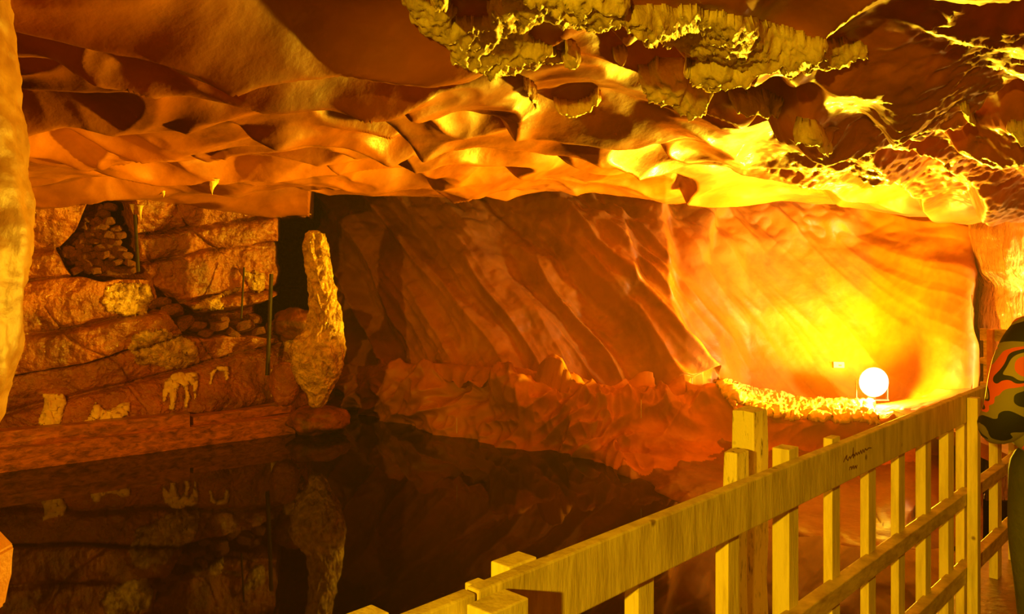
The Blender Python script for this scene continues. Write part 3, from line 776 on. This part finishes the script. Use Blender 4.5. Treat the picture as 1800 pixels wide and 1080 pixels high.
# salt clumps heaped over the ledge around the lamp
crust('ledge_crust', [(1256, 664), (1290, 676), (1360, 692), (1420, 706), (1536, 705), (1542, 735), (1556, 748), (1480, 745), (1400, 740), (1330, 732), (1310, 715), (1275, 700), (1262, 682)],
      ['wall_back'], SALT, 'dazzling lumpy salt heap along the ledge left of the floodlight', thick=0.07, step=2.4, seed=14, nscale=11, rough=1.0, soft=10)
crust('wall_crust', [(1262, 690), (1290, 700), (1302, 725), (1300, 745), (1308, 765), (1296, 748), (1290, 720)], ['wall_back'], SALTDIRTY, 'trickle of salt running down from the left end of the bright ledge', thick=0.04, step=2.4, seed=15, rough=0.5, soft=6)

# ------------------------------------------------------------------ salt-crusted column
def column():
    prof = [(405, 540, 556), (412, 535, 565), (430, 532, 570), (460, 535, 574), (490, 539, 580), (520, 543, 589), (550, 542, 594), (580, 536, 597), (600, 516, 599), (620, 508, 602), (645, 510, 598), (670, 520, 588), (695, 538, 574), (710, 540, 568), (719, 546, 563)]
    D = 10.35
    ys = np.array([p[0] for p in prof], float); L = np.array([p[1] for p in prof], float); R = np.array([p[2] for p in prof], float)
    nz, na = 260, 150
    y = np.linspace(405, 719, nz)
    l = np.interp(y, ys, L); r = np.interp(y, ys, R)
    cx = ((l + r) / 2 - 900) / F * D; rad = (r - l) / 2 / F * D
    z = EYE - (y - HOR) / F * D
    a = np.linspace(0, 2 * np.pi, na, endpoint=False)
    AX = np.cos(a)[None, :]; AY = np.sin(a)[None, :]
    X = cx[:, None] + rad[:, None] * AX; Y = D + 0.75 * rad[:, None] * AY + 0.10; Zg = z[:, None] + 0 * X
    nsx = AX + 0 * X; nsy = AY + 0 * X
    warp = 0.8 * N1(X * 4, Y * 4, Zg * 2)
    dsp = 0.075 * (0.5 - np.abs(N2(X * 9 + warp, Y * 9, Zg * 3.6))) + 0.03 * (0.4 - np.abs(N3(X * 22, Y * 22 + warp, Zg * 10))) - 0.012
    dsp *= np.minimum(1, rad[:, None] / 0.1)
    g_ = np.stack([X + nsx * dsp, Y + nsy * dsp, Zg + dsp * 0.2], -1)
    vs = g_.reshape(-1, 3).tolist(); fs = []
    for i in range(nz - 1):
        for j in range(na):
            fs.append((i * na + j, i * na + (j + 1) % na, (i + 1) * na + (j + 1) % na, (i + 1) * na + j))
    fs.append(tuple(range(na))[::-1]); fs.append(tuple((nz - 1) * na + j for j in range(na)))
    base = Vector((cx[-1], D, z[-1]))
    vs = [Vector(p) - base for p in vs]
    o = mesh_obj('salt_column', vs, fs, SALTDIRTY); o.location = base
    tag(o, 'tall crusted salt column leaning before the dark side passage', 'salt column')
column()
crust('column_crust', [(486, 598), (520, 588), (545, 600), (530, 640), (528, 690), (505, 670), (508, 625)], LWN, SALTDIRTY, 'crusted shoulder of salt spreading left from the column foot', thick=0.12, step=2.6, seed=16, nscale=7)

# rock shelf carrying the column
def blob(name, c, r, mat, label=None, cat=None, group=None, seed=1.0, amp=0.25, sub=4, nscale=1.5, ridged=False):
    bm = bmesh.new(); bmesh.ops.create_icosphere(bm, subdivisions=sub, radius=1.0)
    co = np.array([v_.co[:] for v_ in bm.verts])
    dd = fbm(N1, co[:, 0] * nscale + seed, co[:, 1] * nscale + seed * 2, co[:, 2] * nscale, 4)
    if ridged: dd = 0.4 - np.abs(dd) * 1.2
    co = co * (1 + amp * dd)[:, None]
    for v_, p in zip(bm.verts, co): v_.co = Vector((p[0] * r[0], p[1] * r[1], p[2] * r[2]))
    o = bm_obj(name, bm, mat, smooth=True); o.location = c
    if label: tag(o, label, cat, group)
    return o
blob('rock_shelf', P(560, 738, 10.95), (0.42, 0.4, 0.20), DARK, 'low dark rock at the waterline under the crusted column', 'rock', seed=2.2, amp=0.2)
blob('rock_block', P(520, 570, 11.3), (0.34, 0.25, 0.22), DARK, 'brown rounded block lying at the foot of the dark side passage', 'rock', seed=5.2, amp=0.2)
blob('rock_block', P(500, 676, 10.95), (0.20, 0.16, 0.32), WET, 'dark oval boulder between the salt streak and the column foot', 'rock', seed=8.2, amp=0.12)
blob('rock_lump', rp(3.4, -0.30, 0.16), (0.16, 0.14, 0.19), WET, 'reddish wet rock lump on the walkway beside the person', 'rock', seed=9.2, amp=0.35, nscale=2.5)

# ------------------------------------------------------------------ timbers along the foot of the left wall
def beam(name, a, b, h, dpt, mat, label, cat='timber', seed=0, sag=0.0, group=None):
    a = Vector(a); b = Vector(b); ax = (b - a); L = ax.length; ax.normalize(); up = Vector((0, 0, 1)); side = ax.cross(up).normalized()
    nseg = 90; per = []
    for (sx, sz) in ((-1, -1), (-.33, -1.02), (.33, -1.02), (1, -1), (1.03, -.33), (1.03, .33), (1, 1), (.33, 1.02), (-.33, 1.02), (-1, 1), (-1.03, .33), (-1.03, -.33)): per.append((sx, sz))
    vs = []; fs = []
    for i in range(nseg + 1):
        t = i / nseg
        for k_, (sx, sz) in enumerate(per):
            w1 = 1 + 0.16 * float(N1(t * L * 1.3, k_ * 1.7 + seed, seed)) + 0.05 * float(N2(t * L * 6, k_ * 2.3, seed))
            vs.append(ax * (t * L) + side * sx * dpt / 2 * w1 + up * (sz * h / 2 * w1 + sag * math.sin(math.pi * t)))
    m_ = len(per)
    for i in range(nseg):
        for k_ in range(m_): fs.append((i * m_ + k_, i * m_ + (k_ + 1) % m_, (i + 1) * m_ + (k_ + 1) % m_, (i + 1) * m_ + k_))
    fs.append(tuple(range(m_))[::-1]); fs.append(tuple(nseg * m_ + k_ for k_ in range(m_)))
    o = mesh_obj(name, vs, fs, mat, smooth=False); o.location = a
    return tag(o, label, cat, group)
wl0 = P(-260, 862, 8.05); wl1 = P(513, 748, 11.0)
wl0.z = wl1.z = -0.48
beam('timber_beam', wl0, wl1, 0.26, 0.24, TIMBER, 'long orange timber beam lying at the waterline along the left wall', seed=1)
a = P(-260, 800, 8.25); a.z = -0.27; b_ = P(330, 800, 10.15); b_.z = -0.27
beam('timber_beam', a, b_, 0.18, 0.22, TIMBER, 'upper timber plank lying behind the long waterline beam, below the bright crusts', seed=4)
a = P(335, 800, 10.22); a.z = -0.30; b_ = P(505, 745, 11.1); b_.z = -0.27
beam('timber_beam', a, b_, 0.12, 0.2, TIMBER, 'short dark timber in the gap at the right end of the ledge', seed=7)
blob('rock_block', P(418, 738, 10.7), (0.15, 0.14, 0.13), DARK, 'small wet stone lodged on the timber at the right part of the ledge', 'rock', seed=3.3, amp=0.2)

# thin rods standing before the left wall
def rod(name, p0, p1, r, label, mat=OLDWOOD):
    d_ = p1 - p0; bm = bmesh.new()
    bmesh.ops.create_cone(bm, cap_ends=True, segments=10, radius1=r, radius2=r * 0.9, depth=d_.length)
    bm.transform(d_.to_track_quat('Z', 'Y').to_matrix().to_4x4()); bm.transform(Matrix.Translation(d_ / 2))
    o = bm_obj(name, bm, mat, smooth=False); o.location = p0
    return tag(o, label, 'rod')
rod('iron_rod', P(243, 478, 9.85), P(237, 378, 9.9), 0.022, 'dark upright rod at the right side of the rubble niche')
rod('iron_rod', P(470, 660, 10.9), P(477, 482, 11.0), 0.030, 'thick dark upright rod at the edge of the side passage')
rod('iron_rod', P(424, 560, 10.75), P(429, 470, 10.8), 0.014, 'thin dark rod crossing the crevice left of the thick rod')

# ------------------------------------------------------------------ rubble stones in the niche and the crevice
rng = random.Random(12)
stones = []
for s_ in range(4):
    bm = bmesh.new(); bmesh.ops.create_icosphere(bm, subdivisions=2, radius=1.0)
    for v_ in bm.verts:
        c_ = v_.co
        v_.co = c_ * (1 + 0.35 * float(N1(c_.x * 1.2 + s_ * 9, c_.y * 1.2, c_.z * 1.2)))
        v_.co.x = max(-0.72, min(0.72, v_.co.x)); v_.co.z = max(-0.6, min(0.6, v_.co.z))
    bmesh.ops.recalc_face_normals(bm, faces=bm.faces)
    me = bpy.data.meshes.new('rubble_stone'); bm.to_mesh(me); bm.free(); me.materials.append(DARK)
    stones.append(me)
def pin(x, y, poly):
    ins = False
    for (x0, y0), (x1, y1) in zip(poly, poly[1:] + poly[:1]):
        if (y0 > y) != (y1 > y) and x < x0 + (y - y0) * (x1 - x0) / (y1 - y0): ins = not ins
    return ins
NST = [(150, 362), (192, 362), (205, 400), (222, 440), (240, 462), (244, 484), (180, 484), (130, 478), (106, 445), (135, 412)]
yy = 366; row = 0
while yy < 486:
    xx = 108 + (row % 2) * 9
    while xx < 245:
        if pin(xx, yy, NST):
            o = bpy.data.objects.new('rubble_stone', rng.choice(stones)); COL.objects.link(o)
            D_ = 9.86 + 0.12 * (xx - 108) / 140 + rng.uniform(-.04, .04) + (486 - yy) * 0.0009
            o.location = P(xx + rng.uniform(-3, 3), yy + rng.uniform(-2, 2), D_)
            s_ = rng.uniform(0.062, 0.088); o.scale = (s_ * 1.25, s_ * 1.1, s_ * 0.95)
            o.rotation_euler = (rng.uniform(-.5, .5), rng.uniform(-.6, .6), rng.uniform(0, 6.3))
            tag(o, 'dark lumpy rubble stone packed into the niche high on the left wall', 'stone', 'rubble stones packed into the niche')
        xx += 17
    yy += 12; row += 1
for (xx, yy, s_) in ((300, 548, .16), (318, 568, .15), (345, 574, .12), (362, 585, .10), (385, 572, .13), (392, 560, .09), (410, 586, .10), (432, 574, .13), (455, 582, .11), (448, 560, .10), (478, 580, .11), (500, 592, .10), (285, 532, .11)):
    o = bpy.data.objects.new('rubble_stone', stones[(xx + yy) % 4]); COL.objects.link(o)
    o.location = P(xx, yy, 10.35 + (xx - 300) / 200 * 1.0)
    o.scale = (s_ * 1.2, s_, s_ * .8); o.rotation_euler = (rng.uniform(-.5, .5), rng.uniform(-.6, .6), rng.uniform(0, 6))
    tag(o, 'dark stone lying in the horizontal crevice of the left wall', 'stone', 'rubble stones in the crevice')

# ------------------------------------------------------------------ small stalactites
def stalactite(px_, py_, ptip, wid, surf, label, mat=SALT, seed=1.0):
    r = hit(px_, py_, surf)
    if not r: return
    top_ = r[0]; D_ = top_.y
    Ln = (ptip - py_) / F * D_; W_ = wid / F * D_ / 2
    nz_, na_ = 18, 18; vs = []; fs = []
    for i in range(nz_ + 1):
        t = i / nz_
        rr = W_ * ((1 - t) ** 1.4 * (1 if t > .1 else 1 + (0.1 - t) * 3)) + 0.002
        for j in range(na_):
            a_ = 2 * math.pi * j / na_
            k_ = 1 + 0.35 * float(N1(math.cos(a_) * 1.3 + seed, math.sin(a_) * 1.3, t * 4))
            vs.append((rr * k_ * math.cos(a_) + 0.15 * W_ * math.sin(t * 5 + seed), rr * k_ * math.sin(a_), 0.04 - t * (Ln + 0.04)))
    for i in range(nz_):
        for j in range(na_): fs.append((i * na_ + j, i * na_ + (j + 1) % na_, (i + 1) * na_ + (j + 1) % na_, (i + 1) * na_ + j))
    fs.append(tuple(range(na_))); fs.append(tuple(nz_ * na_ + j for j in range(na_))[::-1])
    o = mesh_obj('stalactite', vs, fs, mat); o.location = top_
    tag(o, label, 'stalactite')
ANY = ['ceiling', 'wall_left']
stalactite(374, 322, 343, 19, ANY, 'lone pale hooked stalactite on the ceiling above the left wall', seed=1)
stalactite(234, 365, 377, 12, ANY, 'short pale stalactite above the rod by the rubble niche', seed=2)
stalactite(247, 367, 388, 10, ANY, 'longer pale stalactite right of the short one above the rubble niche', seed=3)
stalactite(287, 338, 347, 12, ANY, 'tiny pale stalactite left of the hooked stalactite', seed=4)
stalactite(1450, 238, 276, 34, ['ceiling'], 'stubby brown stalactite at the lower left corner of the low ceiling block', mat=ROCK, seed=5)
stalactite(1133, 65, 80, 16, ['ceiling'], 'small spike on the underside of the long ceiling crust', mat=CRUST, seed=6)

# ------------------------------------------------------------------ near rock pillar at the left edge
def pillar():
    D = 2.5
    prof = [(-300, -10), (0, 10), (60, 16), (150, 26), (230, 34), (310, 39), (400, 42), (470, 40), (540, 33), (600, 25), (660, 16), (690, 9), (705, 2), (800, -25), (1000, -60), (1750, -90)]
    ys = np.array([p[0] for p in prof], float); e = np.array([p[1] for p in prof], float)
    nz, na = 420, 120
    z = np.linspace(3.0, -1.0, nz); y = HOR - (z - EYE) / D * F
    ex = (np.interp(y, ys, e) - 900) / F * D - 0.045
    cx = -2.15
    rad = ex - cx
    a = np.linspace(0, 2 * np.pi, na, endpoint=False)
    X = cx + rad[:, None] * np.cos(a)[None, :]; Y = D + 0.8 * rad[:, None] * np.sin(a)[None, :]; Z = z[:, None] + 0 * X
    dd = 0.018 * fbm(N1, X * 9, Y * 9, Z * 7, 4) + 0.02 * N2(X * 3, Y * 3, Z * 2)
    X = X + dd * np.cos(a)[None, :]; Y = Y + dd * np.sin(a)[None, :]
    vs = np.stack([X - cx, Y - D, Z + 1.0], -1).reshape(-1, 3).tolist(); fs = []
    for i in range(nz - 1):
        for j in range(na): fs.append((i * na + j, i * na + (j + 1) % na, (i + 1) * na + (j + 1) % na, (i + 1) * na + j))
    fs.append(tuple(range(na))); fs.append(tuple((nz - 1) * na + j for j in range(na))[::-1])
    o = mesh_obj('rock_pillar', vs, fs, PILLARM); o.location = (cx, D, -1.0)
    tag(o, 'near golden rock pillar at the left edge of the view', 'rock pillar')
PILLARM = material('salt_pillar', (0.34, 0.12, 0.01), (0.52, 0.23, 0.02), rough=0.5, scale=4, bump=0.4, bscale=22, bdist=0.01)
pillar()

# orange beam end poking in at the lower left, on its own post
bar = empty('timber_barrier', (-1.75, 1.9, -0.6), 'orange beam end poking into view at the lower left corner', 'timber')
def bpart(name, poly, D, thick):
    bm = bmesh.new()
    fr_ = [bm.verts.new(P(x, y, D) - bar.location) for x, y in poly]
    bk = [bm.verts.new(P(x, y, D) + Vector((0, -thick, 0)) - bar.location) for x, y in poly]
    bm.faces.new(fr_); bm.faces.new(bk[::-1])
    for i in range(len(poly)):
        j = (i + 1) % len(poly); bm.faces.new([fr_[i], fr_[j], bk[j], bk[i]])
    bmesh.ops.bevel(bm, geom=list(bm.edges), offset=0.006, segments=2, affect='EDGES')
    return bm_obj(name, bm, RAW, bar)
bpart('beam', [(-330, 905), (0, 930), (27, 958), (20, 1010), (11, 1062), (-2, 1071), (-330, 1060)], 1.9, 0.11)
bpart('post', [(-420, 880), (-332, 880), (-332, 2105), (-420, 2105)], 1.9, 0.11)

# water drips caught falling
def drip(px_, y0, y1, D, label):
    a = P(px_, y0, D); b_ = P(px_, y1, D)
    bm = bmesh.new(); bmesh.ops.create_cone(bm, cap_ends=True, segments=6, radius1=0.0035, radius2=0.002, depth=(a - b_).length)
    bm.transform(Matrix.Translation((0, 0, (a - b_).length / 2)))
    o = bm_obj('falling_drip', bm, DRIPM); o.location = b_
    tag(o, label, 'water drip')
DRIPM = material('water_drop', (0.8, 0.75, 0.6), rough=0.1, bump=0)
drip(1127, 703, 735, 9.2, 'thin streak of dripping water before the lower back wall, right of centre')
drip(803, 735, 762, 9.4, 'short faint streak of dripping water left of the bright lower rock')

# ------------------------------------------------------------------ the person at the right edge
SKINM = material('skin', (0.62, 0.32, 0.20), (0.68, 0.36, 0.23), rough=0.5, bump=0.1, bscale=60)
HAIRM = material('dark_hair', (0.03, 0.018, 0.012), (0.06, 0.035, 0.02), rough=0.5, scale=20, bump=0.5, bscale=60, stretch=(1, 1, .2))
TROUM = material('dark_olive_trousers', (0.05, 0.05, 0.02), (0.09, 0.085, 0.03), rough=0.8, bump=0.3, bscale=40)
BOOTM = material('black_boots', (0.02, 0.018, 0.015), (0.04, 0.035, 0.03), rough=0.5, bump=0.2)
jm = bpy.data.materials.new('patterned_jacket'); jm.use_nodes = True
nt = jm.node_tree; b = nt.nodes['Principled BSDF']; b.inputs['Roughness'].default_value = 0.7
tc = nt.nodes.new('ShaderNodeTexCoord'); mp = nt.nodes.new('ShaderNodeMapping'); mp.inputs['Scale'].default_value = (1, 1, 2.2)
mp.inputs['Rotation'].default_value = (0.0, 0.35, 0); mp.inputs['Location'].default_value = (0.15, 0.1, 0.32)
nz = nt.nodes.new('ShaderNodeTexNoise'); nz.inputs['Scale'].default_value = 3.0; nz.inputs['Detail'].default_value = 1.0; nz.inputs['Distortion'].default_value = 0.8
rp_ = nt.nodes.new('ShaderNodeValToRGB'); rp_.color_ramp.interpolation = 'CONSTANT'
cr = rp_.color_ramp
cols = [(0.0, (0.02, 0.018, 0.012)), (0.42, (0.30, 0.24, 0.10)), (0.50, (0.85, 0.12, 0.03)), (0.56, (0.03, 0.028, 0.02)), (0.60, (0.42, 0.32, 0.14)), (0.66, (0.85, 0.13, 0.03))]
cr.elements[0].position = 0; cr.elements[0].color = (*cols[0][1], 1); cr.elements[1].position = cols[1][0]; cr.elements[1].color = (*cols[1][1], 1)
for p_, c_ in cols[2:]:
    e = cr.elements.new(p_); e.color = (*c_, 1)
nt.links.new(tc.outputs['Object'], mp.inputs['Vector']); nt.links.new(mp.outputs['Vector'], nz.inputs['Vector'])
nt.links.new(nz.outputs['Fac'], rp_.inputs['Fac']); nt.links.new(rp_.outputs['Color'], b.inputs['Base Color'])
JACK = jm

person = empty('person', (2.09, 3.0, 0.0), 'person in orange, olive and black patterned padded jacket at the right edge, back turned', 'person')
person.rotation_euler = (0, 0, math.radians(-4))
def skin(name, chains, mat, parent=person, sub=2, root=0):
    """chains: list of lists of ((x,y,z), (rx,ry)); a leading int joins an earlier vertex"""
    vs = []; es = []; rs = []
    for ch in chains:
        prev = None
        for it in ch:
            if isinstance(it, int): prev = it; continue
            vs.append(it[0]); rs.append(it[1]); i = len(vs) - 1
            if prev is not None: es.append((prev, i))
            prev = i
    me = bpy.data.meshes.new(name); me.from_pydata(vs, es, [])
    me.materials.append(mat)
    o = bpy.data.objects.new(name, me); COL.objects.link(o); o.parent = parent
    md = o.modifiers.new('skin', 'SKIN'); md.use_smooth_shade = True
    bm = bmesh.new(); bm.from_mesh(me); ly = bm.verts.layers.skin.verify()
    bm.verts.ensure_lookup_table()
    for i, v_ in enumerate(bm.verts):
        v_[ly].radius = rs[i]; v_[ly].use_root = (i == root)
    bm.to_mesh(me); bm.free()
    sd = o.modifiers.new('subsurf', 'SUBSURF'); sd.levels = sub; sd.render_levels = sub
    return o
# the figure faces local +Y ; left arm is local -X
def fingers(base, dirv, up, n0):
    """four fingers and a thumb, each its own chain rooted in the palm"""
    d = Vector(dirv).normalized(); s = Vector(up).normalized(); nrm = d.cross(s)
    ch = []
    for k_, (off, ln) in enumerate(((-0.030, .066), (-0.010, .078), (0.010, .073), (0.029, .058))):
        p0 = Vector(base) + s * off + d * 0.045
        ch.append([n0, (tuple(p0), (.0095, .0095)), (tuple(p0 + d * ln * .45 + nrm * .004), (.0088, .0088)), (tuple(p0 + d * ln * .75 + nrm * .018), (.0080, .0080)), (tuple(p0 + d * ln * .88 + nrm * .036), (.0070, .0070))])
    p0 = Vector(base) + s * -0.034 + d * 0.004
    ch.append([n0, (tuple(p0), (.012, .012)), (tuple(p0 + d * .03 - s * .022 + nrm * .012), (.0105, .0105)), (tuple(p0 + d * .055 - s * .026 + nrm * .022), (.009, .009))])
    return ch
EL = (-0.225, -0.05, 1.07); WL = (-0.20, 0.17, 0.97); HLp = (-0.17, 0.245, 0.965)
ER = (0.33, 0.02, 1.09); WR = (0.24, 0.25, 1.10); HRp = (0.20, 0.315, 1.115)
body = [
    [((0, 0, 0.92), (.15, .11)), ((0, 0, 1.06), (.135, .10)), ((0, -.01, 1.22), (.15, .11)), ((0, -.01, 1.36), (.14, .10)), ((0, 0, 1.44), (.07, .07)), ((0, .015, 1.51), (.055, .058)), ((0, .02, 1.58), (.075, .088)), ((0, .02, 1.66), (.078, .095)), ((0, .015, 1.73), (.055, .065))],
    [3, ((-.15, -.01, 1.37), (.065, .065)), ((-.18, -.02, 1.33), (.06, .06)), ((-.21, -.04, 1.21), (.048, .048)), (EL, (.042, .042)), ((-.22, .07, 1.01), (.038, .038)), (WL, (.026, .03)), (HLp, (.02, .038))],
    [3, ((.17, -.01, 1.37), (.065, .065)), ((.22, -.01, 1.33), (.06, .06)), ((.28, 0, 1.21), (.048, .048)), (ER, (.042, .042)), ((.29, .13, 1.09), (.038, .038)), (WR, (.026, .03)), (HRp, (.02, .038))],
    [0, ((-.09, 0, .84), (.075, .075)), ((-.10, .01, .66), (.06, .06)), ((-.10, .02, .48), (.055, .055)), ((-.10, 0, .32), (.052, .052)), ((-.10, -.01, .10), (.036, .036)), ((-.105, .05, .045), (.036, .03)), ((-.11, .15, .035), (.034, .022))],
    [0, ((.09, 0, .84), (.075, .075)), ((.10, .03, .66), (.06, .06)), ((.10, .05, .48), (.055, .055)), ((.10, .03, .32), (.052, .052)), ((.10, .02, .10), (.036, .036)), ((.105, .08, .045), (.036, .03)), ((.11, .18, .035), (.034, .022))],
]
nL = 9 + 6; nR = 9 + 7 + 6
body += fingers(HLp, Vector(HLp) - Vector(WL), (0, 0.3, 1), nL) + fingers(HRp, Vector(HRp) - Vector(WR), (0, 0.3, 1), nR)
skin('body', body, SKINM)
# face
bm = bmesh.new()
bmesh.ops.create_cone(bm, cap_ends=True, segments=12, radius1=.017, radius2=.006, depth=.045); bm.transform(Matrix.Rotation(-.2, 4, 'X')); bm.transform(Matrix.Translation((0, .118, 1.618)))
bm_obj('nose', bm, SKINM, person, True)
for sx in (-1, 1):
    bm = bmesh.new(); bmesh.ops.create_uvsphere(bm, u_segments=14, v_segments=8, radius=.013); bm.transform(Matrix.Translation((sx * .032, .098, 1.645))); bm_obj('eye', bm, WHITEP, person, True)
    bm = bmesh.new(); bmesh.ops.create_uvsphere(bm, u_segments=14, v_segments=8, radius=.026); bm.transform(Matrix.Scale(.4, 4, (1, 0, 0))); bm.transform(Matrix.Translation((sx * .083, .015, 1.635))); bm_obj('ear', bm, SKINM, person, True)
bm = bmesh.new(); bmesh.ops.create_uvsphere(bm, u_segments=14, v_segments=8, radius=.022); bm.transform(Matrix.Scale(.3, 4, (0, 0, 1))); bm.transform(Matrix.Scale(.5, 4, (0, 1, 0))); bm.transform(Matrix.Translation((0, .102, 1.578)))
bm_obj('mouth', bm, JACK and material('lips', (0.45, 0.15, 0.1), bump=0), person, True)
bm = bmesh.new(); bmesh.ops.create_uvsphere(bm, u_segments=40, v_segments=24, radius=1)
for v_ in bm.verts:
    c_ = v_.co.copy(); k_ = 1 + 0.05 * float(N1(c_.x * 5, c_.y * 5, c_.z * 2))
    v_.co = Vector((c_.x * .098 * k_, c_.y * .115 * k_ - .012, c_.z * .125 * k_ + 1.668))
for v_ in [v_ for v_ in bm.verts if v_.co.y > .055 and v_.co.z < 1.71]: v_.co.y = .05
bm_obj('hair', bm, HAIRM, person, True)
skin('jacket', [
    [((0, -.01, 0.90), (.20, .16)), ((0, -.015, 0.98), (.22, .18)), ((0, -.02, 1.12), (.21, .17)), ((0, -.02, 1.26), (.185, .15)), ((0, -.01, 1.38), (.16, .13)), ((0, 0, 1.46), (.085, .085)), ((0, .0, 1.50), (.082, .082))],
    [4, ((-.13, -.01, 1.36), (.09, .09)), ((-.17, -.02, 1.31), (.095, .095)), ((-.205, -.04, 1.20), (.10, .10)), ((-.225, -.05, 1.07), (.10, .10)), ((-.22, .05, 1.01), (.085, .085)), ((-.205, .13, .98), (.06, .06))],
    [4, ((.19, -.01, 1.37), (.10, .10)), ((.24, -.01, 1.31), (.105, .105)), ((.30, 0, 1.21), (.095, .095)), ((.345, .02, 1.09), (.09, .09)), ((.30, .13, 1.09), (.075, .075)), ((.25, .23, 1.10), (.055, .055))],
], JACK)
skin('trousers', [
    [((0, 0, 1.0), (.18, .14)), ((0, 0, .86), (.18, .145))],
    [1, ((-.095, 0, .76), (.115, .12)), ((-.105, .01, .60), (.105, .105)), ((-.10, .02, .44), (.078, .08)), ((-.10, 0, .28), (.07, .075)), ((-.10, -.01, .12), (.065, .07)), ((-.10, -.01, .09), (.062, .068))],
    [1, ((.095, 0, .76), (.115, .12)), ((.105, .03, .60), (.105, .105)), ((.10, .05, .44), (.078, .08)), ((.10, .03, .28), (.07, .075)), ((.10, .02, .12), (.065, .07)), ((.10, .02, .09), (.062, .068))],
], TROUM)
for sx, dy in ((-1, 0), (1, .03)):
    o_ = skin('boot', [[((sx * .10, dy - .01, .15), (.055, .06)), ((sx * .10, dy - .01, .06), (.052, .056)), ((sx * .105, dy + .08, .052), (.05, .048)), ((sx * .11, dy + .17, .045), (.046, .04))]], BOOTM)
